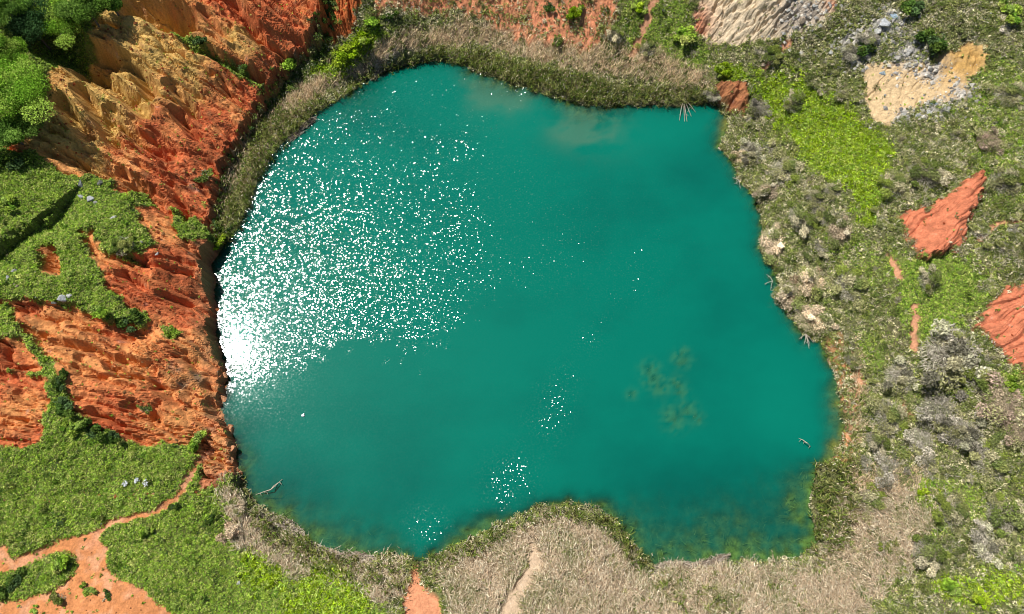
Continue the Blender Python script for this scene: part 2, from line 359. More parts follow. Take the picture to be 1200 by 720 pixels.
# ------------------------------------------------------------------ soil colour (the ground's own colours, plus shade painted at the cliff foot)
def C(*v): return np.array(v, np.float32)
col = np.zeros((NY, NX, 3), np.float32)
n1 = fbm(GX / 4, GY / 4, 5, 11)[..., None]; n2 = fbm(GX / .9, GY / .9, 4, 13)[..., None]; n3 = fbm(GX / .35, GY / .35, 3, 15)[..., None]
def mixc(w, c, var=0.0):
    global col
    w = np.clip(w, 0, 1)
    if w.ndim == 2: w = w[..., None]
    col = col * (1 - w) + w * c * (1 + var * n2)
col[:] = C(.13, .12, .06)
mixc(np.clip(.5 + n1 * 1.6, 0, 1), C(.12, .14, .045))
mixc(np.clip(n2 * 1.4 - .1, 0, .7), C(.30, .25, .14))
RED, DEEP, ORG, OCH, PINK = C(.57,.155,.058), C(.42,.10,.042), C(.70,.305,.105), C(.60,.39,.12), C(.52,.19,.10)
mcol = RED * (1 + .35 * n1 + .3 * n2) * np.ones((NY, NX, 1), np.float32)
def mm(w, c):
    global mcol
    w = np.clip(w, 0, 1)[..., None]; mcol = mcol * (1 - w) + c * w
och = np.maximum.reduce([blob(130,40,60), blob(95,90,45), blob(175,55,58), blob(150,95,35)*.9, blob(70,150,45)*.9, blob(110,130,40)*.9, blob(90,185,30)*.8, blob(225,95,20)*.5, blob(280,45,22)*.6])
mm(np.clip(och * 2.7 - .25 + n1[..., 0] * .9, 0, .97), OCH)
orb = np.maximum.reduce([blob(115,285,35), blob(60,385,40), blob(90,410,60)*.8, blob(150,420,60)*.55, blob(20,480,50)*.8, blob(220,450,45)*.7, blob(258,525,30)*1.3, blob(240,410,30)*.8, blob(55,215,40)*.9, blob(140,200,35)*.6, blob(185,265,30)*.8, blob(60,320,30), blob(55,305,24)*1.3, blob(200,500,40)*.6])
mm(np.clip(orb * 1.7 + n1[..., 0] * 1.1, 0, .9), ORG)
mm(np.clip(n2[..., 0] * 1.3 - .25, 0, .7) * (1 - och), DEEP)
mm(np.clip(n1[..., 0] * 1.2 * n2[..., 0] * 4 - .1, 0, .55), C(.50, .24, .11))
# pale rim along the lower cliff edge, grey pockets
rim = np.exp(-((dm - 1.0) / 1.1) ** 2) * (GY < 45)
mm(np.clip(rim * .7 * (.6 + n1[..., 0]), 0, .75), C(.52, .26, .13))
mm(np.maximum.reduce([blob(210,450,12), blob(225,215,10), blob(205,430,10), blob(228,440,10), blob(230,305,12)*.6]) * np.clip(.5 + 2 * n2[..., 0], 0, 1) * .8, C(.24, .21, .15))
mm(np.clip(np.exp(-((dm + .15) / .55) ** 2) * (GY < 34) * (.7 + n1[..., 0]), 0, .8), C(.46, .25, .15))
mm(np.clip(np.exp(-((dm + .3) / .7) ** 2) * (GY > 34) * (.8 + n2[..., 0]), 0, .85), C(.17, .085, .05))  # shade of the northern cliff wall painted in as a dark band
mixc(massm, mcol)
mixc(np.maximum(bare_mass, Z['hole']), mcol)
grass_dirt = C(.15, .18, .045)
mixc(gmask, grass_dirt)
mixc(tmask * .85, C(.38, .31, .21), .6)
mixc(tmask * np.clip(-fbm(GX / 1.3, GY / 1.3, 4, 150) * 2.2, 0, .8), C(.13, .10, .06))
mixc(massm * Z['patch'] * (1 - Z['hole']) * (1 - Z['spots']), grass_dirt)
mixc(Z['topred'] * np.clip(.9 + n1[..., 0], 0, 1), C(.60, .235, .12), .3)
mixc(Z['block'], C(.46, .13, .04), .35)
mixc(Z['sand'], C(.58, .42, .235), .15); mixc(Z['sand'] * np.clip(blob(1135,70,32) + .2 * n1[..., 0], 0, .9), C(.46, .27, .08), .3)
mixc(Z['sand'] * np.clip(n1[..., 0] * 2 - .45, 0, .6), C(.36, .27, .18))
mixc(Z['pale'], C(.62, .50, .34), .2); mixc(Z['pale'] * np.clip(blob(815,28,18) + blob(985,0,14), 0, 1), C(.50, .19, .10), .2)
mixc(Z['pale'] * np.clip(blob(940,15,26) * .9 + n1[..., 0] * .3, 0, .8), C(.30, .26, .22), .4)
mixc(np.maximum(Z['mound'], Z['scar']), C(.53, .175, .09), .4)
mixc(Z['bank'], C(.40, .17, .075), .6); mixc(Z['bank'] * np.clip(n2[..., 0] * 2.5, 0, .8), C(.20, .07, .035))
mixc(Z['path'], C(.58, .235, .09), .2); mixc(Z['path'] * np.clip(n1[..., 0] * 1.5, 0, .5), C(.62, .30, .18))
mixc(Z['path'] * np.clip(fbm(GX / .8, GY / .8, 4, 65) * 2.2 - .1, 0, .55), C(.42, .16, .06)); mixc(Z['path'] * np.clip(fbm(GX / 1.9, GY / 1.9, 3, 66) * 2.2, 0, .5), C(.68, .37, .22))
mixc(Z['clay'], C(.58, .25, .13), .2); mixc(Z['sandpath'], C(.50, .37, .25), .15); mixc(Z['trail'], C(.50, .25, .14), .2)
mixc(Z['shore'] * np.clip(.7 + n1[..., 0], 0, 1), C(.46, .20, .09), .3)
greyrock = np.maximum.reduce([blob(1040,30,30), blob(1065,62,22), blob(1010,65,18), blob(1092,85,14), blob(1100,125,24)*.8, blob(1060,135,14), blob(1128,110,18)*.8, blob(1000,50,18)])
mixc(np.clip(greyrock * 1.4 + n2[..., 0] * 1.2 - .5, 0, .9) , C(.36, .34, .31), .4)
wet = sstep(.45, 0, -dl) * (dl < 0)
mixc(wet * .6, C(.07, .055, .035))
bed = C(.21, .20, .075) * (1 + .5 * n1 + .6 * n2) + C(.10, .06, .01) * np.clip(n2, 0, 1)
bed = lerp(bed, C(.50, .24, .09), np.clip(1.3 * np.maximum.reduce([blob(995,480,32), blob(992,525,28), blob(850,140,18), blob(690,138,40)*.5, blob(580,92,40)*.4, blob(265,500,25)*.5]), 0, 1)[..., None])
bed = lerp(bed, C(.4, .5, .15), np.clip(hump, 0, 1)[..., None])
col = np.where((dl > 0)[..., None], bed, col)
col = np.clip(col * (1 + lerp(.5, .32, bare)[..., None] * n3 + .15 * n2), .008, .8)

# ------------------------------------------------------------------ materials
def mat(name): 
    m = bpy.data.materials.new(name); m.use_nodes = True
    nt = m.node_tree; nt.nodes.clear()
    return m, nt, (lambda t, **k: _node(nt, t, **k))
def _node(nt, t, **k):
    n = nt.nodes.new(t)
    for a, v in k.items(): setattr(n, a, v)
    return n
def soil_material():
    m, nt, N = mat('soil')
    out = N('ShaderNodeOutputMaterial'); b = N('ShaderNodeBsdfPrincipled'); b.inputs['Roughness'].default_value = .95
    b.inputs['Specular IOR Level'].default_value = .1
    at = N('ShaderNodeAttribute', attribute_name='soil'); tc = N('ShaderNodeTexCoord')
    ns = N('ShaderNodeTexNoise'); ns.inputs['Scale'].default_value = 5.5; ns.inputs['Detail'].default_value = 6; ns.inputs['Roughness'].default_value = .7
    mr = N('ShaderNodeMapRange'); mr.inputs['From Min'].default_value = .25; mr.inputs['From Max'].default_value = .75; mr.inputs['To Min'].default_value = .68; mr.inputs['To Max'].default_value = 1.3
    mx = N('ShaderNodeVectorMath', operation='SCALE')
    bp = N('ShaderNodeBump'); bp.inputs['Strength'].default_value = .9; bp.inputs['Distance'].default_value = .16
    L = nt.links.new
    L(tc.outputs['Object'], ns.inputs['Vector']); L(ns.outputs['Fac'], mr.inputs['Value']); L(at.outputs['Color'], mx.inputs[0]); L(mr.outputs[0], mx.inputs['Scale'])
    L(mx.outputs[0], b.inputs['Base Color']); L(ns.outputs['Fac'], bp.inputs['Height']); L(bp.outputs[0], b.inputs['Normal']); L(b.outputs[0], out.inputs[0])
    return m
def leaf_material(name='leaves', attr='tint', trans=.34):
    m, nt, N = mat(name); L = nt.links.new
    out = N('ShaderNodeOutputMaterial'); at = N('ShaderNodeAttribute', attribute_name=attr)
    oi = N('ShaderNodeObjectInfo'); mr = N('ShaderNodeMapRange'); mr.inputs['To Min'].default_value = .8; mr.inputs['To Max'].default_value = 1.2
    sc_ = N('ShaderNodeVectorMath', operation='SCALE')
    d = N('ShaderNodeBsdfDiffuse'); t = N('ShaderNodeBsdfTranslucent'); mx = N('ShaderNodeMixShader'); mx.inputs[0].default_value = trans
    L(oi.outputs['Random'], mr.inputs['Value']); L(at.outputs['Color'], sc_.inputs[0]); L(mr.outputs[0], sc_.inputs['Scale'])
    L(sc_.outputs[0], d.inputs['Color']); L(sc_.outputs[0], t.inputs['Color']); L(d.outputs[0], mx.inputs[1]); L(t.outputs[0], mx.inputs[2]); L(mx.outputs[0], out.inputs[0])
    return m
def rock_material():
    m, nt, N = mat('limestone'); L = nt.links.new
    out = N('ShaderNodeOutputMaterial'); b = N('ShaderNodeBsdfPrincipled'); b.inputs['Roughness'].default_value = .9
    tc = N('ShaderNodeTexCoord'); ns = N('ShaderNodeTexNoise'); ns.inputs['Scale'].default_value = 3.0; ns.inputs['Detail'].default_value = 8; ns.inputs['Roughness'].default_value = .7
    oi = N('ShaderNodeObjectInfo')
    cr = N('ShaderNodeValToRGB'); e = cr.color_ramp.elements
    e[0].position = .3; e[0].color = (.11, .12, .125, 1); e[1].position = .62; e[1].color = (.52, .52, .50, 1)
    hc = N('ShaderNodeMixRGB', blend_type='MULTIPLY'); hc.inputs[0].default_value = 1
    bp = N('ShaderNodeBump'); bp.inputs['Strength'].default_value = .8; bp.inputs['Distance'].default_value = .2
    L(tc.outputs['Object'], ns.inputs['Vector']); L(ns.outputs['Fac'], cr.inputs[0]); L(cr.outputs[0], hc.inputs[1]); L(oi.outputs['Color'], hc.inputs[2])
    L(hc.outputs[0], b.inputs['Base Color']); L(ns.outputs['Fac'], bp.inputs['Height']); L(bp.outputs[0], b.inputs['Normal']); L(b.outputs[0], out.inputs[0])
    return m
def bark_material():
    m, nt, N = mat('bark'); L = nt.links.new
    out = N('ShaderNodeOutputMaterial'); b = N('ShaderNodeBsdfPrincipled'); b.inputs['Roughness'].default_value = .9
    ns = N('ShaderNodeTexNoise'); ns.inputs['Scale'].default_value = 9; ns.inputs['Detail'].default_value = 5
    cr = N('ShaderNodeValToRGB'); e = cr.color_ramp.elements; e[0].color = (.06, .045, .03, 1); e[1].color = (.22, .18, .14, 1)
    L(ns.outputs['Fac'], cr.inputs[0]); L(cr.outputs[0], b.inputs['Base Color']); L(b.outputs[0], out.inputs[0])
    return m
def water_material():
    m, nt, N = mat('lake_water'); L = nt.links.new
    out = N('ShaderNodeOutputMaterial')
    geo = N('ShaderNodeNewGeometry'); tc = N('ShaderNodeTexCoord')
    tone = N('ShaderNodeAttribute', attribute_name='tone'); clr = N('ShaderNodeAttribute', attribute_name='clarity'); chop = N('ShaderNodeAttribute', attribute_name='chop')
    # ripples: two sizes of facets, slope from a noise colour
    n1 = N('ShaderNodeTexNoise'); n1.inputs['Scale'].default_value = 4.2; n1.inputs['Detail'].default_value = 0.5
    n2 = N('ShaderNodeTexNoise'); n2.inputs['Scale'].default_value = 1.6; n2.inputs['Detail'].default_value = 0.0
    L(tc.outputs['Object'], n1.inputs['Vector']); L(tc.outputs['Object'], n2.inputs['Vector'])
    half = N('ShaderNodeVectorMath', operation='SUBTRACT'); half.inputs[1].default_value = (.5, .5, .5); L(n1.outputs['Color'], half.inputs[0])
    half2 = N('ShaderNodeVectorMath', operation='SUBTRACT'); half2.inputs[1].default_value = (.5, .5, .5); L(n2.outputs['Color'], half2.inputs[0])
    s2 = N('ShaderNodeVectorMath', operation='SCALE'); s2.inputs['Scale'].default_value = .3; L(half2.outputs[0], s2.inputs[0])
    add = N('ShaderNodeVectorMath', operation='ADD'); L(half.outputs[0], add.inputs[0]); L(s2.outputs[0], add.inputs[1])
    amp = N('ShaderNodeVectorMath', operation='SCALE'); L(add.outputs[0], amp.inputs[0]); L(chop.outputs['Fac'], amp.inputs['Scale'])
    flat = N('ShaderNodeVectorMath', operation='MULTIPLY'); flat.inputs[1].default_value = (1, 1, 0); L(amp.outputs[0], flat.inputs[0])
    nrm = N('ShaderNodeVectorMath', operation='ADD'); L(flat.outputs[0], nrm.inputs[0]); L(geo.outputs['Normal'], nrm.inputs[1])
    nn = N('ShaderNodeVectorMath', operation='NORMALIZE'); L(nrm.outputs[0], nn.inputs[0])
    body = N('ShaderNodeBsdfDiffuse'); L(tone.outputs['Color'], body.inputs['Color'])
    tr = N('ShaderNodeBsdfTransparent'); tr.inputs['Color'].default_value = (.55, .82, .62, 1)
    mx = N('ShaderNodeMixShader'); L(clr.outputs['Fac'], mx.inputs[0]); L(body.outputs[0], mx.inputs[1]); L(tr.outputs[0], mx.inputs[2])
    gl = N('ShaderNodeBsdfGlossy'); rr = N('ShaderNodeMapRange'); rr.inputs['From Min'].default_value = .08; rr.inputs['From Max'].default_value = .35; rr.inputs['To Min'].default_value = .055; rr.inputs['To Max'].default_value = .105; L(chop.outputs['Fac'], rr.inputs['Value']); L(rr.outputs[0], gl.inputs['Roughness']); L(nn.outputs[0], gl.inputs['Normal'])
    fr = N('ShaderNodeFresnel'); fr.inputs['IOR'].default_value = 1.47; L(nn.outputs[0], fr.inputs['Normal'])
    fin = N('ShaderNodeMixShader'); L(fr.outputs[0], fin.inputs[0]); L(mx.outputs[0], fin.inputs[1]); L(gl.outputs[0], fin.inputs[2])
    L(fin.outputs[0], out.inputs[0])
    return m
M_SOIL, M_LEAF, M_ROCK, M_BARK, M_WATER = soil_material(), leaf_material(), rock_material(), bark_material(), water_material()

# ------------------------------------------------------------------ mesh helpers
def new_mesh(name, V, quads=None, tris=None, face_col=None, attr='tint', smooth=False, material=None):
    me = bpy.data.meshes.new(name)
    V = np.asarray(V, np.float32)
    nq = 0 if quads is None else len(quads); nt_ = 0 if tris is None else len(tris)
    loops = np.concatenate([np.asarray(quads, np.int32).ravel() if nq else np.zeros(0, np.int32), np.asarray(tris, np.int32).ravel() if nt_ else np.zeros(0, np.int32)])
    starts = np.concatenate([np.arange(nq) * 4, nq * 4 + np.arange(nt_) * 3]).astype(np.int32)
    me.vertices.add(len(V)); me.vertices.foreach_set('co', V.ravel())
    me.loops.add(len(loops)); me.loops.foreach_set('vertex_index', loops)
    me.polygons.add(nq + nt_); me.polygons.foreach_set('loop_start', starts)
    if face_col is not None:
        a = me.attributes.new(attr, 'FLOAT_COLOR', 'FACE')
        c = np.ones((nq + nt_, 4), np.float32); c[:, :3] = face_col
        a.data.foreach_set('color', c.ravel())
    me.polygons.foreach_set('use_smooth', np.full(nq + nt_, smooth))
    if material: me.materials.append(material)
    me.update(calc_edges=True); me.validate()
    return me

def tag(o, label=None, cat=None, group=None, kind=None):
    if label: o['label'] = label
    if cat: o['category'] = cat
    if group: o['group'] = group
    if kind: o['kind'] = kind
    return o
def link(name, me, parent=None):
    o = bpy.data.objects.new(name, me); COL.objects.link(o)
    if parent: o.parent = parent
    return o

class Soup:
    def __init__(s): s.q = []; s.qc = []; s.t = []; s.tc = []
    def quads(s, c, u, v, col):
        s.q.append(np.stack([c - u - v, c + u - v, c + u + v, c - u + v], 1)); s.qc.append(np.broadcast_to(col, c.shape))
    def spikes(s, base, tip, side, col):
        s.t.append(np.stack([base - side, base + side, tip], 1)); s.tc.append(np.broadcast_to(col, base.shape))
    def mesh(s, name, m=None):
        Q = np.concatenate(s.q) if s.q else np.zeros((0, 4, 3)); T = np.concatenate(s.t) if s.t else np.zeros((0, 3, 3))
        V = np.concatenate([Q.reshape(-1, 3), T.reshape(-1, 3)])
        q = np.arange(len(Q) * 4).reshape(-1, 4); t = len(Q) * 4 + np.arange(len(T) * 3).reshape(-1, 3)
        c = np.concatenate(([np.concatenate(s.qc)] if s.qc else []) + ([np.concatenate(s.tc)] if s.tc else []))
        return new_mesh(name, V, q if len(q) else None, t if len(t) else None, c, material=m or M_LEAF)

def unit(v): return v / (np.linalg.norm(v, axis=-1, keepdims=True) + 1e-9)
def rdir(n, zmin=-1.0, g=rng):
    z = g.uniform(zmin, 1, n); a = g.uniform(0, 2 * np.pi, n); r = np.sqrt(1 - z * z)
    return np.stack([r * np.cos(a), r * np.sin(a), z], 1)
def perp(d, g=rng):
    return unit(np.cross(d, rdir(len(d), -1, g)))
BOOST = 1.0
def flatside(d, g=rng, k=.55):
    return unit(np.cross(d, np.array([0, 0, 1.0]) + rdir(len(d), -1, g) * k))
def pick(pal, n, jit=.25, g=rng, w=None):
    p = np.asarray(pal, np.float32)[g.choice(len(pal), n, p=w)]
    return p * (1 + g.uniform(-jit, jit, (n, 1)).astype(np.float32))

# ------------------------------------------------------------------ ground pieces
WHICH = [('ground', None), ('clay_cliff', bare_mass * land), ('clay_path', np.maximum.reduce([Z['path'], Z['clay'], Z['sandpath'], Z['trail']]) * land), ('sandy_slope', np.maximum(Z['sand'], Z['pale']) * land),
         ('red_clay_mound', np.maximum(Z['mound'], Z['scar']) * land), ('lake_bed', (dl > .05) * 1.0)]
fid = np.zeros((NY - 1, NX - 1), np.int8)
for k, (nm, w) in enumerate(WHICH):
    if w is None: continue
    wf = (w[:-1, :-1] + w[1:, :-1] + w[:-1, 1:] + w[1:, 1:]) / 4
    fid[wf > .5] = k
VALL = np.stack([GX, GY, H], -1).reshape(-1, 3)
CALL = col.reshape(-1, 3)
idx = np.arange(NX * NY).reshape(NY, NX)
QALL = np.stack([idx[:-1, :-1], idx[:-1, 1:], idx[1:, 1:], idx[1:, :-1]], -1)
for k, (nm, w) in enumerate(WHICH):
    q = QALL[fid == k]
    used, inv = np.unique(q.ravel(), return_inverse=True)
    me = new_mesh(nm, VALL[used], inv.reshape(-1, 4), smooth=(nm == 'lake_bed'), material=M_SOIL)
    a = me.attributes.new('soil', 'FLOAT_COLOR', 'POINT'); c = np.ones((len(used), 4), np.float32); c[:, :3] = CALL[used]
    a.data.foreach_set('color', c.ravel())
    o = link(nm, me); o['kind'] = 'structure'
    o['label'] = {'ground': 'uneven green and olive ground all round the turquoise lake', 'clay_cliff': 'eroded red and ochre clay cliff dropping to the lake', 'clay_path': 'trodden bare salmon clay footpath through the grass',
                  'sandy_slope': 'bare pale sandy slopes above the lake', 'red_clay_mound': 'smooth red clay mounds furrowed by rain', 'lake_bed': 'olive and orange bed of the lake under water'}[nm]
# far plain beyond, one frame of four slabs joined to the rim at a common level
rim_z = 3.0
a0, a1, b0, b1, F_ = xs[0], xs[-1], ys[0], ys[-1], 600
fr = new_mesh('terrain', [(a0 + 2, b0 + 2, rim_z), (a1 - 2, b0 + 2, rim_z), (a1 - 2, b1 - 2, rim_z), (a0 + 2, b1 - 2, rim_z), (-F_, -F_, 0), (F_, -F_, 0), (F_, F_, 0), (-F_, F_, 0)],
              [(4, 5, 1, 0), (5, 6, 2, 1), (6, 7, 3, 2), (7, 4, 0, 3)], material=M_SOIL)
at = fr.attributes.new('soil', 'FLOAT_COLOR', 'POINT'); at.data.foreach_set('color', np.tile([.11, .11, .05, 1], 8).astype(np.float32))
tag(link('terrain', fr), 'olive scrubland reaching away beyond the quarry', kind='structure')

# ------------------------------------------------------------------ water
step = 3
sub = (slice(0, NY, step), slice(0, NX, step))
wx, wy, wd, wc = GX[sub], GY[sub], dl[sub], clear[sub]
tn = fbm(wx / 13, wy / 9, 5, 201, 2.1, .6)
tone = C(.000, .128, .088) * np.ones(wx.shape + (1,), np.float32)
def wb(px, py, r): return blob(px, py, r)[sub]
dark = np.clip(np.maximum.reduce([wb(805,203,44)*1.0, wb(760,225,40)*.6, wb(690,215,70)*.3, wb(820,560,130)*.65, wb(640,560,150)*.3, wb(340,560,80)*.75, wb(470,540,110)*.45, wb(880,330,70)*.35, wb(290,510,40)*.8, wb(740,480,45)*.35, wb(420,130,60)*.4, wb(940,590,60)*.7, wb(330,200,70)*.4]) + tn * .8, 0, 1)[..., None]
tone = lerp(tone, C(.000, .088, .064), dark)
lite = np.clip(np.maximum.reduce([wb(760,160,60)*.5, wb(610,150,60)*.4, wb(920,480,60)*.5, wb(560,450,120)*.25, wb(860,290,40)*.25]) , 0, 1)[..., None]
tone = lerp(tone, C(.001, .158, .106), lite)
silt = np.clip(np.maximum.reduce([wb(690,140,34), wb(585,98,36)*.8]) * (.45 + 2.2 * tn), 0, .22)[..., None]
tone = lerp(tone, C(.16, .20, .11), silt)
wd_ = np.maximum.reduce([wb(a, b_, r * .95) for a, b_, r in WEEDS])
tone = lerp(tone, C(.05, .19, .08), np.clip(wd_ * (.45 + 1.6 * fbm(wx / .8, wy / .8, 3, 207)), 0, .4)[..., None])
# ripples: sheltered water in the lee of the south-west bank, ruffled water north of it
q = at_level([(262,462),(330,440),(420,402),(500,415),(560,360),(640,330)], 0)
brk = np.interp(wx, q[:, 0], q[:, 1]) + fbm(wx / 3, wy / 3, 4, 211) * 3.4 + .4
windy = sstep(.42, .58, (wy - brk + 4.5) / 10 + fbm(wx / 1.1, wy / 1.1, 3, 213) * .55)
core = at_level([(282, 428)], 0)[0]
dc = np.hypot(wx - core[0], (wy - core[1]) * .85)
ch = .10 + .54 * sstep(2.0, 20, dc)
streak = fbm(wx / 7 + wy / 16, wy / 6, 4, 215)
ch = ch * (1 + .5 * streak)
hot = np.maximum.reduce([wb(505,310,85), wb(545,235,55)*.9, wb(480,390,55)*.9])
ch = ch + .22 * hot * (1 + streak)
lo = .07 + .05 * streak
strip2 = np.maximum.reduce([wb(665,440,22), wb(655,470,26), wb(640,500,28), wb(600,560,34), wb(595,575,22), wb(690,400,22)*.8, wb(740,320,60)*.75, wb(680,300,70)*.8, wb(600,100,60)*.9, wb(500,620,30)*.7, wb(560,150,90)*.7, wb(780,250,40)*.5])
ch = np.where(windy > .02, lerp(lo, ch, windy), lo)
fade = sstep(85, 38, dc)
ch = lerp(lo, ch, np.maximum(fade, 0) )
ld = line_dist(at_level([(770,270),(720,350),(690,400),(660,450),(640,505),(600,565),(590,590)], 0), 14)[sub]
strip2 = np.maximum(strip2, np.exp(-(ld / 3.0) ** 2) * np.clip(.3 + 1.6 * fbm(wx / 2.5, wy / 2.5, 3, 217), 0, 1))
ch = np.maximum(ch, 1.12 * np.clip(strip2 * (1 + .8 * streak), 0, 1.1))
Nw = wx.shape
wi = np.arange(Nw[0] * Nw[1]).reshape(Nw)
wq = np.stack([wi[:-1, :-1], wi[:-1, 1:], wi[1:, 1:], wi[1:, :-1]], -1)[(wd[:-1, :-1] > -1.2)]
used, inv = np.unique(wq.ravel(), return_inverse=True)
wv = np.stack([wx, wy, np.zeros_like(wx)], -1).reshape(-1, 3)[used]
wm = new_mesh('water', wv, inv.reshape(-1, 4), smooth=True, material=M_WATER)
for nm, arr in (('clarity', wc), ('chop', ch)):
    a = wm.attributes.new(nm, 'FLOAT', 'POINT'); a.data.foreach_set('value', arr.ravel()[used].astype(np.float32))
a = wm.attributes.new('tone', 'FLOAT_COLOR', 'POINT'); c = np.ones((len(used), 4), np.float32); c[:, :3] = tone.reshape(-1, 3)[used]; a.data.foreach_set('color', c.ravel())
tag(link('water', wm), 'turquoise lake water with glittering sunlit ripples', kind='structure')

# ------------------------------------------------------------------ vegetation cover
scrub = nofade * (1 - V_['bright']) * (1 - V_['green']) * (1 - V_['tan']) * (1 - V_['reed'])
patchy = fbm(GX / 2.4, GY / 2.4, 4, 141)
hum = fbm(GX / .8, GY / .8, 3, 143)

def scatter(dens, n):
    """n tries over the ground; dens is the chance per try; returns kept points in or near the picture"""
    X = rng.uniform(xs[2], xs[-3], n); Y = rng.uniform(ys[2], ys[-3], n)
    keep = rng.random(n) < hsamp(dens, X, Y)
    X, Y = X[keep], Y[keep]; Zz = hsamp(H, X, Y)
    px, py = to_px(X, Y, Zz)
    k = (px > -45) & (px < 1245) & (py > -45) & (py < 765)
    return np.stack([X[k], Y[k], Zz[k]], 1)

AREA = (xs[-1] - xs[0]) * (ys[-1] - ys[0])
def tufts(name, dens, per_m2, leaves, rad, size, pal, label, cat, pal2=None, mixmap=None, lift=.5, jit=.5, slim=.35, kind='stuff'):
    c = scatter(np.clip(dens, 0, 1), int(AREA * per_m2))
    n = len(c)
    r = rng.uniform(*rad, n) * (1 + .5 * np.clip(hsamp(hum, c[:, 0], c[:, 1]), -.8, 1))
    tcol = pick(pal, n, .4)
    if pal2 is not None:
        s = rng.random(n) < hsamp(np.clip(mixmap, 0, 1), c[:, 0], c[:, 1])
        tcol[s] = pick(pal2, int(s.sum()), .4)
    k = np.repeat(np.arange(n), leaves); m = len(k)
    d = rdir(m, -.05)
    p = c[k] + d * (r[k] * rng.uniform(.35, 1, m))[:, None] * np.array([1, 1, lift * 1.6])
    p[:, 2] += .02
    u = unit(d * .8 + rdir(m) * .8); L = size * rng.uniform(.6, 2.1, m)[:, None]
    v = flatside(u)
    s = Soup()
    s.quads(p, u * L * .5, v * L * .5 * slim, tcol[k] * (1 + rng.uniform(-jit, jit, (m, 1))))
    o = link(name, s.mesh(name)); tag(o, label, cat, kind=kind)
    return o

PAL_GREEN = [(0.307, 0.47, 0.054), (0.44, 0.582, 0.088), (0.182, 0.328, 0.039), (0.558, 0.597, 0.174), (0.351, 0.484, 0.1)]
PAL_DARKG = [(0.072, 0.136, 0.026), (0.112, 0.176, 0.032), (0.096, 0.16, 0.056)]
PAL_BRIGHT = [(0.33, 0.478, 0.02), (0.446, 0.561, 0.049), (0.247, 0.38, 0.02), (0.396, 0.495, 0.099)]
PAL_SCRUB = [(0.376, 0.366, 0.171), (0.244, 0.277, 0.097), (0.529, 0.486, 0.3), (0.165, 0.21, 0.063), (0.662, 0.598, 0.408), (0.309, 0.333, 0.108)]
PAL_OLIVE = [(0.184, 0.239, 0.055), (0.258, 0.313, 0.064), (0.147, 0.202, 0.046), (0.35, 0.368, 0.11)]
PAL_TAN = [(0.795, 0.651, 0.467), (0.652, 0.532, 0.374), (0.9, 0.816, 0.619), (0.362, 0.272, 0.175), (0.675, 0.51, 0.35)]
PAL_GREY = [(0.517, 0.472, 0.38), (0.365, 0.334, 0.266), (0.683, 0.622, 0.517), (0.227, 0.213, 0.151), (0.456, 0.44, 0.303)]
PAL_REED = [(0.114, 0.161, 0.027), (0.164, 0.203, 0.043), (0.063, 0.095, 0.02), (0.277, 0.28, 0.098), (0.126, 0.119, 0.036)]

gd = nofade * V_['green'] * (1 - V_['tan']) * (1 - V_['bright']) * np.clip(.95 + patchy * .8, .25, 1)
tufts('meadow_grass', gd, 56, 11, (.07, .24), .088, PAL_GREEN, 'mottled green grass and weeds covering the meadows by the red cliffs', 'grass', PAL_DARKG, .04 + patchy * .6 , .5, .35)
tufts('meadow_herbs', gd * np.clip(.2 + patchy * 1.6, 0, 1), .8, 70, (.3, .62), .13, PAL_GREEN, 'taller leafy herbs rising in hummocks from the meadow', 'herbs', PAL_DARKG, .05 + patchy * .4, .45)
bd = nofade * V_['bright'] * np.clip(1 + patchy * .6, .3, 1)
tufts('bright_weeds', bd, 34, 12, (.14, .42), .15, PAL_BRIGHT, 'bright yellow green weeds growing in dense patches', 'weeds', PAL_GREEN, .25 + patchy * .6, .6)
scrub = scrub * (1 - .7 * np.clip(greyrock * 1.4 - .15 + .5 * patchy, 0, 1))
sd = scrub * np.clip(.85 + patchy * .9, .2, 1)
tufts('scrub_hummocks', scrub * np.clip(.45 + patchy * 1.5, .1, 1), 1.5, 80, (.3, .85), .13, PAL_SCRUB, 'dense olive and grey scrub hummocks on the eastern slope', 'scrub', PAL_OLIVE, .3 + 1.2 * fbm(GX / 5, GY / 5, 3, 147), .55, .6, .3)
tufts('scrub_cover', sd, 22, 12, (.12, .42), .14, PAL_SCRUB, 'low grey green scrub and dry herbs covering the slopes', 'scrub', PAL_OLIVE, .32 + 1.1 * fbm(GX / 3.5, GY / 3.5, 3, 145), .6, .6, .3)
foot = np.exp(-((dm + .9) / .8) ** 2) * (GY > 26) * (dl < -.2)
tufts('stray_tufts', np.clip(np.maximum.reduce([Z['mound'], Z['scar'], Z['sand'], Z['pale'], Z['path']]) * land * np.clip(.12 + .9 * fbm(GX / .9, GY / .9, 3, 63), 0, 1), 0, 1), 1.6, 12, (.08, .22), .12, PAL_SCRUB, 'stray little tufts creeping over the bare soil', 'weeds', PAL_GREEN, .4 + 0 * foot, .6)
tufts('undergrowth', foot * .9, 6, 40, (.25, .6), .16, PAL_DARKG, 'dark undergrowth along the shaded foot of the red cliff', 'undergrowth', PAL_OLIVE, .2 + 0 * foot, .7)

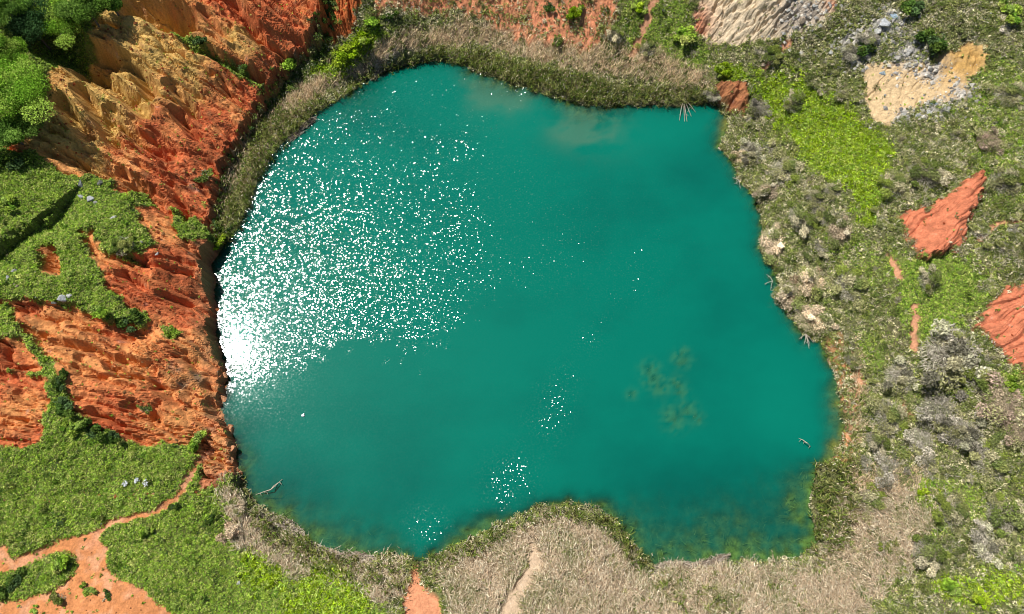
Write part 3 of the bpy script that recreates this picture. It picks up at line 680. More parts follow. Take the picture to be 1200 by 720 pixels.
def straws(name, dens, per_m2, length, lean, pal, label, cat, flow=None, width=.028, pal2=None, mix=None):
    c = scatter(np.clip(dens, 0, 1), int(AREA * per_m2)); n = len(c)
    a = rng.uniform(0, 2 * np.pi, n)
    w = fbm(c[:, 0] / 2.2, c[:, 1] / 2.2, 3, 151) * 2.2 if flow is None else flow + fbm(c[:, 0] / 2.2, c[:, 1] / 2.2, 3, 151) * 1.4
    d = np.stack([np.cos(a), np.sin(a), np.zeros(n)], 1) * .55 + np.stack([np.cos(w), np.sin(w), np.zeros(n)], 1) * .6
    le = rng.uniform(*lean, n)[:, None]
    d = unit(unit(d) * np.cos(le) + np.array([0, 0, 1]) * np.sin(le))
    L = rng.uniform(*length, n)[:, None]
    side = flatside(d) * width * rng.uniform(.7, 1.5, (n, 1))
    tc = pick(pal, n, .42)
    if pal2 is not None:
        s = rng.random(n) < hsamp(np.clip(mix, 0, 1), c[:, 0], c[:, 1]); tc[s] = pick(pal2, int(s.sum()), .25)
    s = Soup(); s.spikes(c, c + d * L, side, tc)
    # ragged seed heads and torn leaves part way up
    k = rng.random(n) < .55
    m = int(k.sum()); p = (c + d * L * rng.uniform(.5, .95, (n, 1)))[k]
    u = unit(d[k] + rdir(m) * .7); s.quads(p, u * rng.uniform(.08, .2, (m, 1)), flatside(u) * rng.uniform(.015, .04, (m, 1)), pick(pal, m, .3))
    o = link(name, s.mesh(name)); tag(o, label, cat, kind='stuff'); return o

td = nofade * V_['tan'] * (1 - .55 * V_['reed']) * np.clip(1.0 + patchy * .5, .4, 1)
south = (GY < 12)
tufts('reed_bed_herbs', td * np.clip((fbm(GX / 3, GY / 3, 4, 148) + .2 * (GX > 12)) * 2.0, 0, 1), 7, 26, (.15, .4), .15, PAL_OLIVE, 'olive green herbs coming up between the dry reeds', 'herbs', PAL_SCRUB, .4 + patchy, .6)
straws('dry_reed_bed', td * south * np.clip(.8 + 1.9 * fbm(GX / 1.3, GY / 1.3, 4, 150) + .5 * hum, .12, 1), 110, (.6, 1.5), (.08, .7), PAL_TAN, 'flattened tan dead reeds along the southern shore', 'dry reeds', flow=2.0, width=.028, pal2=PAL_SCRUB, mix=.25 + 1.1 * fbm(GX / 4, GY / 4, 4, 149))
straws('dry_reeds', td * ~south * np.clip(.75 + 1.2 * fbm(GX / 1.3, GY / 1.3, 4, 150) - .35 * Z['topred'], .1, 1), 75, (.6, 1.4), (.4, 1.2), [(.88,.69,.44),(.74,.57,.36),(.98,.82,.56),(.36,.26,.16),(.76,.55,.36)], 'tan dry reeds standing behind the green fringe', 'dry reeds', flow=1.2, width=.03, pal2=PAL_OLIVE, mix=.22 + .9 * patchy)
straws('dead_twigs', scrub * np.clip(patchy * 1.6 + .25, 0, 1), 14, (.4, 1.1), (.1, 1.0), PAL_GREY, 'pale dead twigs and stalks tangled in the scrub', 'dead twigs', width=.025)
straws('meadow_stalks', np.maximum(gd, bd) * np.clip(patchy * 1.4 + .1, 0, 1), 8, (.3, .7), (.4, 1.2), [(.26,.25,.10),(.34,.31,.17),(.2,.24,.06)], 'thin pale seed stalks rising from the green meadow', 'grass', width=.02)

def reeds(name, dens, per_m2, h, label):
    c = scatter(np.clip(dens, 0, 1), int(AREA * per_m2)); n = len(c)
    w = fbm(c[:, 0] / 3, c[:, 1] / 3, 3, 161) * 3; a = rng.uniform(0, 6.28, n)
    lean = np.stack([.22 * np.cos(w) + .18 * np.cos(a), .22 * np.sin(w) + .18 * np.sin(a), np.ones(n)], 1)
    hgt = rng.uniform(*h, n)[:, None] * (1 + .3 * np.clip(hsamp(patchy, c[:, 0], c[:, 1]), -1, 1))[:, None]
    tip = c + unit(lean) * hgt
    s = Soup(); gcol = pick(PAL_REED, n, .25)
    s.spikes(c - np.array([0, 0, .3]), tip, perp(unit(lean)) * .035, gcol)
    for _ in range(5):
        t = rng.uniform(.35, .98, (n, 1)); b = c + (tip - c) * t
        d = rdir(n, -.35); d[:, 2] = d[:, 2] * .6 + .15
        s.spikes(b, b + unit(d) * rng.uniform(.35, .85, (n, 1)), flatside(unit(d)) * .045, gcol * rng.uniform(.45, 1.9, (n, 1)))
    k = rng.random(n) < .3; m = int(k.sum())
    u = unit(lean[k] + rdir(m) * .5); s.quads(tip[k], u * .2, perp(u) * .05, pick(PAL_TAN, m, .25))
    tag(link(name, s.mesh(name)), label, 'reeds', kind='stuff')
rd = V_['reed'] * (dl < .55) * (1 - np.clip(bare - Z['shore'], 0, 1)) * np.clip(1 + patchy * .7, .35, 1)
reeds('reed_fringe', rd * (GY > 20), 11, (.8, 1.75), 'green reeds standing in a dense fringe along the northern shore')
reeds('shore_reeds', rd * (GY <= 20), 9, (.8, 1.6), 'olive green reeds mixed with dead stalks along the southern shore')
# drowned stalks in the shallows
dn = np.clip(clear - .12, 0, 1) * (dl > .2) * np.clip(reach - 1.6, 0, 1) * .8 * np.clip(.4 + patchy, 0, 1)
c = scatter(np.clip(dn, 0, 1), int(AREA * 14)); c = c[c[:, 2] < 0]; n = len(c)
s = Soup(); c[:, 2] = np.maximum(c[:, 2], -.45)
d = unit(rdir(n, .1) * np.array([1, 1, .25])); tip = c + d * rng.uniform(.5, 1.3, (n, 1)); tip[:, 2] = np.minimum(tip[:, 2], .04)
s.spikes(c, tip, perp(d) * .035, pick([(.42,.38,.14),(.30,.30,.10),(.55,.46,.22)], n, .4))
tag(link('drowned_reeds', s.mesh('drowned_reeds')), 'drowned reed stalks lying in the shallows along the banks', 'dead reeds', kind='stuff')

# ------------------------------------------------------------------ single plants
def shrub_mesh(name, seed, n, size, pal, twig=.0, lobes=8, flat=.75, slim=.45, twigpal=PAL_GREY, lobr=(.18, .42)):
    g = np.random.default_rng(seed); s = Soup()
    ctr = rdir(lobes, .0, g) * g.uniform(.2, 1.05, (lobes, 1)) * np.array([1, 1, flat]); ctr[:, 2] += .15
    rad = g.uniform(*lobr, lobes); lc = pick(pal, lobes, .25, g)
    nl = int(n * (1 - twig)); k = g.integers(0, lobes, nl)
    d = rdir(nl, -.5, g)
    rr = rad[k] * np.power(g.random(nl), .28) * (1 + .25 * np.sin(d[:, 0] * 7 + k) * np.cos(d[:, 1] * 6))
    p = ctr[k] + d * rr[:, None] * np.array([1, 1, flat]); p[:, 2] = np.maximum(p[:, 2], .01)
    u = unit(rdir(nl, -1, g) + d * .5); L = size * g.uniform(.5, 1.4, nl)[:, None]
    s.quads(p, u * L * .5, flatside(u, g, .8) * L * .5 * slim, lc[k] * (1 + g.uniform(-.55, .55, (nl, 1))))
    nt_ = int(n * twig)
    if nt_:
        d = rdir(nt_, .05, g); b = d * np.power(g.random((nt_, 1)), .6) * .8 * np.array([1, 1, flat]); dd_ = unit(d + rdir(nt_, -.6, g) * .7)
        s.spikes(b, b + dd_ * g.uniform(.12, .38, (nt_, 1)) * min(1, (size / .13) ** .8) * np.array([1, 1, flat]), flatside(dd_, g) * size * .15, pick(twigpal, nt_, .3, g))
    return s.mesh(name)

def tube(path, rad, seg=7):
    path = np.asarray(path, float); V = []; Q = []
    for i, p in enumerate(path):
        t = path[min(i + 1, len(path) - 1)] - path[max(i - 1, 0)]; t = t / (np.linalg.norm(t) + 1e-9)
        a = np.cross(t, [0.31, .9, .17]); a /= np.linalg.norm(a); b = np.cross(t, a)
        for k in range(seg):
            th = 2 * np.pi * k / seg; V.append(p + rad[i] * (a * math.cos(th) + b * math.sin(th)))
    for i in range(len(path) - 1):
        for k in range(seg): Q.append((i * seg + k, i * seg + (k + 1) % seg, (i + 1) * seg + (k + 1) % seg, (i + 1) * seg + k))
    return np.array(V), np.array(Q)
def tubes_mesh(name, items, m, seg=7):
    V = []; Q = []; o = 0
    for p, r in items:
        v, q_ = tube(p, r, seg); V.append(v); Q.append(q_ + o); o += len(v)
    return new_mesh(name, np.concatenate(V), np.concatenate(Q), smooth=True, material=m)

def place(px, py, off=0.0):
    q = ground([(px, py)], off, H)[0]
    return np.array([q[0], q[1], float(hsamp(H, q[0], q[1]))])
def scale_at(p):
    """metres per pixel of the photograph at a place"""
    return ((CH - p[2]) * cT + p[1] * sT) / FP

PAL_TREE = [(0.203, 0.385, 0.036), (0.284, 0.466, 0.051), (0.151, 0.293, 0.032), (0.344, 0.486, 0.081)]
PAL_TREED = [(0.055, 0.127, 0.038), (0.075, 0.161, 0.051), (0.043, 0.094, 0.034)]
PAL_TREEM = [(0.147, 0.274, 0.039), (0.108, 0.206, 0.035), (0.196, 0.323, 0.059)]
def tree(px, py, rpx, hgt, pal, seed, label, n=9000):
    p = place(px, py, hgt * .62); sc_ = scale_at(p); r = rpx * sc_
    g = np.random.default_rng(seed)
    root = bpy.data.objects.new('tree', None); COL.objects.link(root); root.location = p; root.rotation_euler = (0, 0, g.uniform(0, 6))
    tag(root, label, 'tree', 'trees above the ochre cliff')
    top = np.array([g.uniform(-.3, .3), g.uniform(-.3, .3), hgt * .62])
    items = [([(0, 0, -.4), (.1, .05, hgt * .25), tuple(top)], [.17, .13, .08])]
    for k in range(6):
        a = k * 1.05 + g.uniform(-.3, .3); e = np.array([math.cos(a) * r * .7, math.sin(a) * r * .7, hgt * g.uniform(.55, .85)])
        b = np.array([.1, .05, hgt * g.uniform(.25, .5)]); items.append(([b, (b + e) / 2 + [0, 0, .15], e], [.07, .05, .02]))
    link('trunk', tubes_mesh('trunk', items, M_BARK), root)
    cm = shrub_mesh('crown', seed, n * 2, .15 / r, pal, 0, 24, hgt * .36 / r, .5, lobr=(.26, .44))
    co = link('crown', cm, root); co.scale = (r, r, r); co.location = (0, 0, hgt * .45)
    return root
tree(14, 112, 48, 5.5, PAL_TREE, 21, 'broad bright green tree crown at the top of the ochre cliff', 13000)
tree(34, 28, 31, 7.5, PAL_TREED, 22, 'dark blue green tree casting a deep shadow on the slope')
tree(70, 26, 30, 5.0, PAL_TREE, 23, 'light green tree between the dark tree and the brown hollow')
tree(100, 8, 28, 5.0, PAL_TREEM, 24, 'mid green tree beside the dark hollow at the cliff top')
tree(12, 156, 25, 3.6, PAL_TREEM, 25, 'small green tree just below the broad bright crown')
tree(2, 64, 28, 4.6, PAL_TREE, 26, 'pale green tree between the dark tree and the broad bright crown')
tree(130, 4, 14, 3.2, PAL_TREEM, 27, 'little rounded tree at the edge of the ochre ridge')
tree(2, 4, 28, 4.6, PAL_TREEM, 28, 'tree crown cut by the corner of the view')

BUSH = {}
for kind, pal, tw, nn, sz in (('green', PAL_GREEN, 0, 1500, .17), ('dark', PAL_DARKG, 0, 1500, .16), ('bright', PAL_BRIGHT, 0, 1400, .18), ('olive', PAL_OLIVE, .15, 1500, .16),
                              ('grey', PAL_GREY, .5, 2000, .13), ('scrub', PAL_SCRUB, .35, 1800, .14), ('tan', PAL_TAN, .45, 1800, .14), ('rosy', [(.48,.36,.28),(.38,.31,.21),(.55,.43,.33),(.26,.21,.13)], .6, 3800, .085)):
    BUSH[kind] = [shrub_mesh(kind + '_bush', 300 + 10 * i + len(kind) * 3, nn, sz, pal, tw, 9 + i, .7 if tw < .3 else .6, .5, PAL_TAN if kind == 'tan' else (pal if kind == 'rosy' else PAL_GREY)) for i in range(3)]
    if kind in ('grey', 'scrub', 'tan', 'rosy', 'olive'):
        BUSH['big ' + kind] = [shrub_mesh('wide_' + kind + '_bush', 900 + 7 * i + len(kind), 8000, .06, {'grey': PAL_GREY + PAL_SCRUB[:3], 'scrub': PAL_SCRUB + PAL_OLIVE[:2], 'tan': PAL_TAN[:4] + PAL_SCRUB + PAL_OLIVE[:1], 'rosy': [(.48,.36,.28),(.38,.31,.21)] + PAL_SCRUB[:4], 'olive': PAL_OLIVE}.get(kind, pal), tw, 17 + i, .55, .5, PAL_TAN[:2] + PAL_SCRUB[:3] if kind == 'tan' else (pal if kind == 'rosy' else PAL_GREY), (.15, .36)) for i in range(2)]
_bi = 0
def bush(kind, px, py, rpx, label, name=None, group=None, hz=1.0):
    global _bi
    _bi += 1
    p = place(px, py, .25); r = rpx * scale_at(p)
    nm = name or {'green': 'green_bush', 'dark': 'dark_bush', 'bright': 'bright_bush', 'olive': 'olive_bush', 'grey': 'dead_shrub', 'scrub': 'scrub_shrub', 'tan': 'dry_shrub', 'rosy': 'dead_shrub'}[kind]
    o = link(nm, BUSH['big ' + kind][_bi % 2] if r > 1.35 and 'big ' + kind in BUSH else BUSH[kind][_bi % 3])
    o.location = (p[0], p[1], p[2] - .06 * r); o.rotation_euler = (0, 0, rng.uniform(0, 6.28))
    k = r * 1.1; o.scale = (k * rng.uniform(.8, 1.25), k * rng.uniform(.7, 1.1), k * hz * rng.uniform(.8, 1.05))
    tag(o, label, 'shrub' if kind in ('grey', 'scrub', 'tan', 'rosy') else 'bush', group)
    return o
GB = 'green bushes on the clay slopes'
for a in [
 ('dark',15,193,17,'dark round bush with a long shadow on the grass shelf'),('green',6,238,13,'green bush at the edge of the grassy scarp'),
 ('green',343,78,15,'leafy green bush at the foot of the red gully'),('bright',402,68,14,'bright green bush under the orange clay block'),
 ('bright',424,50,13,'yellow green bush against the edge of the orange block'),('green',438,26,11,'green bush above the two yellow green bushes'),
 ('dark',458,18,9,'dark bush beside the strip of dry reeds, under bare red ground'),('bright',674,16,10,'lone yellow green bush on bare red soil'),
 ('dark',643,10,8,'dark upright bush on red soil beside the lone yellow bush'),('olive',652,48,8,'olive bush low on the red soil above the reeds'),
 ('olive',145,288,14,'grey olive bush among rocks on the orange shelf'),('green',232,523,12,'round green bush where the footpath meets the cliff'),
 ('green',203,389,10,'green bush alone in the red cliff face'),('dark',70,446,10,'dark bush in the green strip between two clay slopes'),
 ('dark',72,478,13,'darkest bush of the green strip beside the furrowed clay'),('dark',108,505,14,'dark bush along the foot of the furrowed clay'),
 ('green',86,500,12,'green bush between two dark bushes under the clay'),('dark',132,514,11,'dark bush at the end of the row under the clay'),
 ('bright',256,284,11,'yellow green bush at the foot of the cliff by the water'),('green',103,690,8,'round bush standing alone on the salmon clay'),
 ('olive',70,702,9,'low olive bush sprawling on the salmon clay'),('dark',124,697,6,'small dark tuft on the salmon clay beside the round bush'),
 ('green',40,715,5,'tiny bush at the lower edge of the salmon clay'),('green',74,657,13,'green bush at the tip of the grass island in the path'),
 ('dark',14,686,14,'dark bush on the grass island beside the path fork'),('bright',848,86,11,'yellow green bush above the small red bank'),
 ('dark',233,47,8,'dark bush high in the gully between red and ochre clay'),('dark',284,77,8,'dark bush low in the gully between red and ochre clay'),
 ('dark',1090,53,15,'dark scrubby bush between grey rocks and the golden sand'),('dark',1066,8,14,'dark bush at the head of the grey rocks'),
 ('olive',1150,446,20,'shaded dark olive bush under the big pale dead shrub'),('green',1180,14,18,'green bush on the high slope above the golden sand'),
 ('green',170,626,8,'leafy bush beside the narrow footpath'),('dark',245,608,9,'dark leafy bush in the meadow beside the dry reeds'),
 ('dark',203,594,6,'small bush crowding the narrow footpath'),('green',112,606,9,'bush on the bend of the narrow footpath'),
 ('olive',168,478,8,'olive bush in a hollow of the furrowed clay'),('dark',150,376,12,'dark bush at the end of the green tongue in the clay'),
 ('green',120,365,12,'green bush in the middle of the green tongue in the clay'),('olive',240,205,9,'olive bush on the cliff edge above the reeds'),
 ('dark',1015,60,10,'dark bush below the grey rocks beside pale sand'),('bright',750,12,9,'bright bush beside the thin red trail'),
 ('green',800,40,12,'green bush by the foot of the pale slope'),('olive',905,62,14,'olive bush on the slope below the pale clay'),
 ('bright',1080,578,10,'bright green bush among grey shrubs'),('green',1188,452,13,'green bush at the foot of the red scar'),
 ('olive',1040,640,12,'olive bush at the edge of the tan reeds'),('green',1110,690,14,'leafy bush in the green patch below the grey scrub'),
 ('bright',1150,702,9,'yellow bush in the green patch below the grey scrub')]:
    bush(*a, group=GB)
GG = 'pale dead shrubs on the scrub slope'
for a in [
 ('grey',1120,415,42,'largest pale dead shrub, spreading below the red scar'),('grey',1108,482,30,'silvery dead shrub below the largest pale one'),
 ('grey',1062,440,26,'grey dead shrub beside the thin red trail'),('rosy',1182,472,28,'rosy brown dead shrub at the edge of the view'),
 ('grey',1135,512,26,'grey dead shrub between green patches on the lower slope'),('rosy',1195,505,20,'smaller rosy brown dead shrub under the larger one'),
 ('scrub',1165,545,26,'mixed grey and green shrub below the rosy ones'),('grey',1085,520,22,'thin grey shrub between the silvery one and the shore'),
 ('scrub',1045,490,22,'grey green shrub above the orange shore strip'),('scrub',1030,520,18,'low grey green shrub by the reedy corner of the lake'),
 ('tan',925,345,22,'straw coloured shrub overhanging the water'),('tan',908,285,20,'straw shrub on the bank halfway up the eastern shore'),
 ('tan',950,330,22,'dry straw shrub behind the overhanging one'),('tan',985,272,22,'dry straw shrub below the bright green patch'),
 ('scrub',1002,335,22,'grey green shrub beside the small red gully'),('tan',955,375,20,'straw shrub above the fallen white stalks'),
 ('grey',882,178,18,'pale shrub overhanging the bay beside the small red bank'),('grey',892,125,14,'grey leafy shrub beside the small red bank'),
 ('tan',868,185,12,'little straw shrub on the water edge of the bay'),('tan',900,225,18,'straw shrub leaning over the narrow eastern bank'),
 ('scrub',925,200,20,'olive grey shrub between the bright patch and the bank'),('scrub',940,260,20,'olive grey shrub on the eastern bank'),
 ('scrub',1185,110,22,'grey green shrub on the high slope past the golden sand'),('rosy',1160,165,18,'brownish shrub on the slope above the red mound'),
 ('grey',998,62,14,'ashen shrub below the grey rocks'),('grey',1020,42,12,'ashen shrub beside the bluish rock'),
 ('scrub',1180,215,22,'grey green shrub beside the red mound'),('scrub',1085,205,22,'grey shrub above the red mound'),
 ('scrub',1050,215,18,'grey shrub between the bright patch and the red mound'),('scrub',930,120,16,'grey green shrub at the top of the bright patch'),
 ('tan',275,598,16,'bleached shrub where the meadow meets the lake'),('tan',272,625,14,'second bleached shrub, just inland of the first one'),
 ('grey',837,112,11,'bleached twiggy shrub over the water beside the dead branches'),('scrub',1090,330,18,'green grey shrub under the red mound'),
 ('scrub',1025,590,20,'grey shrub amid the tan reeds'),('grey',1045,552,20,'purplish grey shrub amid the tan reeds'),
 ('scrub',1120,600,24,'dark grey green shrub on the lower slope'),('scrub',1180,600,24,'grey green shrub on the lower slope at the view edge'),
 ('grey',1160,640,22,'grey shrub above the lowest green patch'),('scrub',1090,650,22,'mixed shrub above the lowest green patch'),
 ('scrub',760,55,14,'scrubby shrub where the thin red trail ends'),('scrub',720,40,14,'olive brown shrub beside the bare red soil')]:
    bush(*a, group=GG)

# low shrubs nothing tells apart
n_extra = 0
for _ in range(4000):
    if n_extra >= 64: break
    px, py = rng.uniform(840, 1195), rng.uniform(10, 700)
    q_ = ground([(px, py)], 0, H)[0]
    if hsamp(scrub, *q_) < .8 or hsamp(patchy, *q_) < -.05: continue
    if hsamp(dl, *q_) > -1.0: continue
    bush('scrub' if rng.random() < .85 else 'grey', px, py, rng.uniform(6, 13), 'low grey green shrub among many on the scrubby eastern slope', 'scrub_shrub', 'low shrubs of the eastern slope', .8)
    n_extra += 1

# ------------------------------------------------------------------ rocks
import bmesh
def rock_mesh(name, seed, sub=3):
    g = np.random.default_rng(seed); bm = bmesh.new(); bmesh.ops.create_icosphere(bm, subdivisions=sub, radius=1)
    pl = rdir(16, -1, g); off = g.uniform(.42, .8, 16)
    for v in bm.verts:
        p = np.array(v.co)
        for n_, o_ in zip(pl, off):
            e = p @ n_ - o_
            if e > 0: p = p - n_ * e
        p = p * (1 + .06 * float(perlin(p[0] * 3 + seed, p[1] * 3 + p[2] * 2)))
        v.co = p
    me = bpy.data.meshes.new(name); bm.to_mesh(me); bm.free(); me.materials.append(M_ROCK); return me
ROCKS = [rock_mesh('boulder', 500 + i) for i in range(5)]
def rock(px, py, rpx, label, tint=(1, 1, 1), name='boulder', group='pale boulders on the slopes', sq=.75):
    global _bi
    _bi += 1
    p = place(px, py, .1); r = rpx * scale_at(p)
    o = link(name, ROCKS[_bi % 5]); r *= .78; o.location = (p[0], p[1], p[2] - .05 * r)
    o.rotation_euler = (rng.uniform(-.3, .3), rng.uniform(-.3, .3), rng.uniform(0, 6.28)); o.scale = (r * rng.uniform(.9, 1.25), r * rng.uniform(.8, 1.05), r * sq * rng.uniform(.8, 1.1))
    o.color = (*tint, 1); tag(o, label, 'rock', group)
BL = (.98, 1.01, 1.05); WH = (1.35, 1.33, 1.27); GR = (.8, .8, .76); BR = (1.0, .78, .58)
for a in [
 (95,230,6,'bluish white boulder on the grassy shelf beside a dark one',BL),(104,234,7,'larger bluish boulder in the shelf group',BL),(112,238,5,'grey boulder at the lower end of the shelf group',GR),
 (93,215,8,'dark grey boulder above the bluish shelf group',(.45,.48,.5)),(118,214,7,'dark boulder in a crack of the orange shelf',(.4,.4,.38)),(132,255,5,'flat pale slab in the grass below the shelf group',WH),
 (70,350,9,'blue grey boulder above the orange slope',BL),(80,346,6,'pale boulder touching the blue grey one',WH),(62,354,5,'small boulder on the other flank of the blue grey one',GR),
 (15,318,6,'grey boulder in the grass under the dark hole',GR),(8,326,5,'second grey boulder in the grass under the dark hole',BL),(20,336,4,'rust stained boulder below the two grey ones',BR),
 (140,280,6,'grey boulder beside the olive bush on the shelf',GR),(152,285,5,'brownish boulder touching the olive bush',BR),(165,283,4,'small boulder where the shelf meets red clay',GR),(184,298,4,'pale stone set in the red rills',WH),
 (1184,270,6,'large white block lying in the scrub above the red scar',WH),(1168,285,6,'flat white block below the larger one in the scrub',WH),(1176,278,3,'small stone between the two white blocks',WH),(1149,320,3,'small white stone in green grass above the red scar',WH),
 (778,12,4,'white stone in green weeds beside the red trail',WH),(974,61,4,'upright white stone on the scrub slope below pale clay',WH),(972,88,3,'small white stone at the top of the bright patch',WH),(986,8,5,'pale rock at the top of the scrub slope',WH),
 (1037,26,11,'large bluish rock in the grey outcrop',BL),(1047,18,9,'slate blue rock at the top of the grey outcrop',(.7,.9,1.1)),(1030,36,7,'pale rock at the lower end of the bluish rock',WH),(1070,5,6,'dark blue rock at the head of the outcrop',(.4,.5,.62)),
 (1064,60,10,'broad grey rock at the edge of the pale sand',(1.1,1.05,1)),(1072,48,7,'grey rock leaning over the broad one',(1.1,1.08,1.05)),(1010,64,7,'pale boulder below the ashen shrub',(1.2,1.2,1.1)),(1000,72,6,'pale boulder at the foot of the outcrop',(1.1,1.1,1.0)),
 (1020,56,6,'ashen boulder in the middle of the outcrop',GR),(1035,85,6,'bluish stone embedded in pale sand',(.7,.85,.95)),(1053,76,5,'dark rock in the hollow of the pale sand',(.35,.3,.28)),(1095,122,6,'slate blue stone at the lower edge of the sand',(.55,.7,.8)),
 (1090,131,6,'white rubble block under the slate blue stone',WH),(1076,136,6,'grey rubble block beneath the pale sand',GR),(1060,134,6,'pale rubble block beneath the pale sand',WH),(1110,130,6,'grey rubble block beneath the golden sand',GR),(1130,108,6,'weathered block beside the golden sand',(1.1,1.0,.9)),
 (1090,80,5,'pale block where the sand narrows',WH),(1020,150,5,'white rubble block at the foot of the sand tongue',(1.2,1.15,1)),
 (844,174,5,'buff boulder standing at the water edge of the bay',(1.2,1.0,.7)),(895,76,5,'orange stone above the bright patch',BR),(925,12,6,'rough grey rock on the pale clay',GR),(940,22,7,'brown rock on the pale clay',BR),(955,8,6,'grey rock near the rusty end of the pale clay',GR),
 (296,648,8,'buff limestone block at the edge of the meadow',(1.5,1.2,.85)),(278,684,4,'small white stone in the meadow below the buff block',WH)]:
    rock(*a)
for (px, py, r, lb) in [(262,466,9,'orange cliff block jutting into the lake'),(271,505,9,'orange block on the cliff spur'),(272,528,9,'crumbling orange block at the spur end'),(262,440,7,'orange block overhanging the lake'),(268,540,8,'pinkish block at the foot of the spur')]:
    rock(px, py, r, lb, (1.35, .62, .30), 'clay_block', 'orange blocks along the cliff edge', .9)
# rubble too small to count
def rubble(name, dens, per_m2, size, pal, label):
    c = scatter(np.clip(dens, 0, 1), int(AREA * per_m2)); n = len(c)
    b = np.array([(1,0,0),(-1,0,0),(0,1,0),(0,-1,0),(0,0,1),(0,0,-1)], float); T = np.array([(0,2,4),(2,1,4),(1,3,4),(3,0,4),(2,0,5),(1,2,5),(3,1,5),(0,3,5)])
    r = size[0] * (size[1] / size[0]) ** (rng.random(n) ** 2.2)
    jit = 1 + rng.uniform(-.4, .4, (n, 6, 1)); a = rng.uniform(0, 6.28, n); ca, sa = np.cos(a)[:, None], np.sin(a)[:, None]
    V = b[None] * jit * r[:, None, None]; V = np.stack([V[..., 0] * ca - V[..., 1] * sa, V[..., 0] * sa + V[..., 1] * ca, V[..., 2] * .8], -1) + c[:, None] + [0, 0, .02]
    Tt = (T[None] + 6 * np.arange(n)[:, None, None]).reshape(-1, 3)
    me = new_mesh(name, V.reshape(-1, 3), None, Tt, np.repeat(pick(pal, n, .25), 8, 0), material=M_LEAF)
    tag(link(name, me), label, 'rubble', kind='stuff')
rubble('clay_rubble', np.maximum(bare_mass, .35 * np.maximum(Z['mound'], Z['scar'])) * land * np.clip(.25 + rough * 1.6, 0, 1), 5, (.05, .26), [(.40,.11,.04),(.5,.19,.08),(.3,.07,.03),(.46,.26,.11)], 'loose red and orange clods lying over the clay cliffs')
rubble('cliff_edge_rubble', np.exp(-((dm + .05) / .45) ** 2) * (GY < 36) * land * (1 - Z['patch']) , 26, (.08, .42), [(.52,.24,.12),(.55,.30,.17),(.42,.15,.06),(.34,.24,.17)], 'crumbled orange clods along the cliff edge over the lake')
rubble('path_stones', Z['path'] * land, 1.2, (.03, .10), [(.5,.26,.14),(.42,.36,.28),(.3,.12,.06)], 'little stones and clods on the clay path')
rubble('stone_rubble', np.clip((greyrock * 1.3 + .8 * blob(945, 20, 26)) * (.7 + hum), 0, 1) * land, 24, (.06, .42), [(.52,.49,.43),(.36,.345,.32),(.62,.58,.50),(.24,.23,.21)], 'grey and white stone rubble round the outcrop')
rubble('scattered_stones', np.clip(scrub + gd * .35, 0, 1), .35, (.05, .16), [(.5,.5,.46),(.42,.38,.3)], 'small pale stones scattered through scrub and meadow')

# ------------------------------------------------------------------ dead wood, mats, weeds, flowers
def branch_fan(px, py, ends, label, thick=.05):
    p = at_level([(px, py)], .5)[0]; items = []
    g = np.random.default_rng(int(px))
    for (ex, ey) in ends:
        e = at_level([(ex, ey)], .02)[0] - p; e = np.array([e[0], e[1], -.42]); m = e * .5 + [g.uniform(-.1, .1), g.uniform(-.1, .1), .12]
        items.append(([(0, 0, .1), m, e], [thick, thick * .8, thick * .4]))
        t = m + (e - m) * .4; items.append(([t, t + [g.uniform(-.4, .4), -.3, .06]], [thick * .6, thick * .2]))
    o = link('dead_branch', tubes_mesh('dead_branch', items, M_PALE, 5)); o.location = (p[0], p[1], .5); tag(o, label, 'branch')
m_, nt, N = mat('bleached_wood'); out = N('ShaderNodeOutputMaterial'); b = N('ShaderNodeBsdfDiffuse'); ns = N('ShaderNodeTexNoise'); ns.inputs['Scale'].default_value = 6
cr = N('ShaderNodeValToRGB'); cr.color_ramp.elements[0].color = (.26, .21, .15, 1); cr.color_ramp.elements[1].color = (.6, .53, .42, 1)
nt.links.new(ns.outputs[0], cr.inputs[0]); nt.links.new(cr.outputs[0], b.inputs[0]); nt.links.new(b.outputs[0], out.inputs[0]); M_PALE = m_
branch_fan(801, 116, [(796,142),(802,143),(805,143),(810,137),(815,132)], 'bleached branches fanned out from the bank into the northern bay', .06)
branch_fan(944, 392, [(948,409),(942,404),(953,402),(936,398),(949,404)], 'white dead branches drooping into the water from the eastern bank', .06)
branch_fan(905, 330, [(898,322),(896,333),(903,340)], 'thin pale branches poking out under the overhanging straw shrub', .045)
branch_fan(866, 212, [(858,208),(860,216),(868,222)], 'pale sticks over the water below the little straw shrub', .045)
branch_fan(946, 520, [(936,514),(941,517),(950,524)], 'golden stalk lying in the shallows by the orange shore', .05)
branch_fan(318, 574, [(331,562),(326,566),(310,578),(300,580)], 'half sunken branch in the shallows below the meadow', .06)
branch_fan(548, 634, [(541,642),(552,626)], 'pale stick leaning on the reedy southern shore', .05)

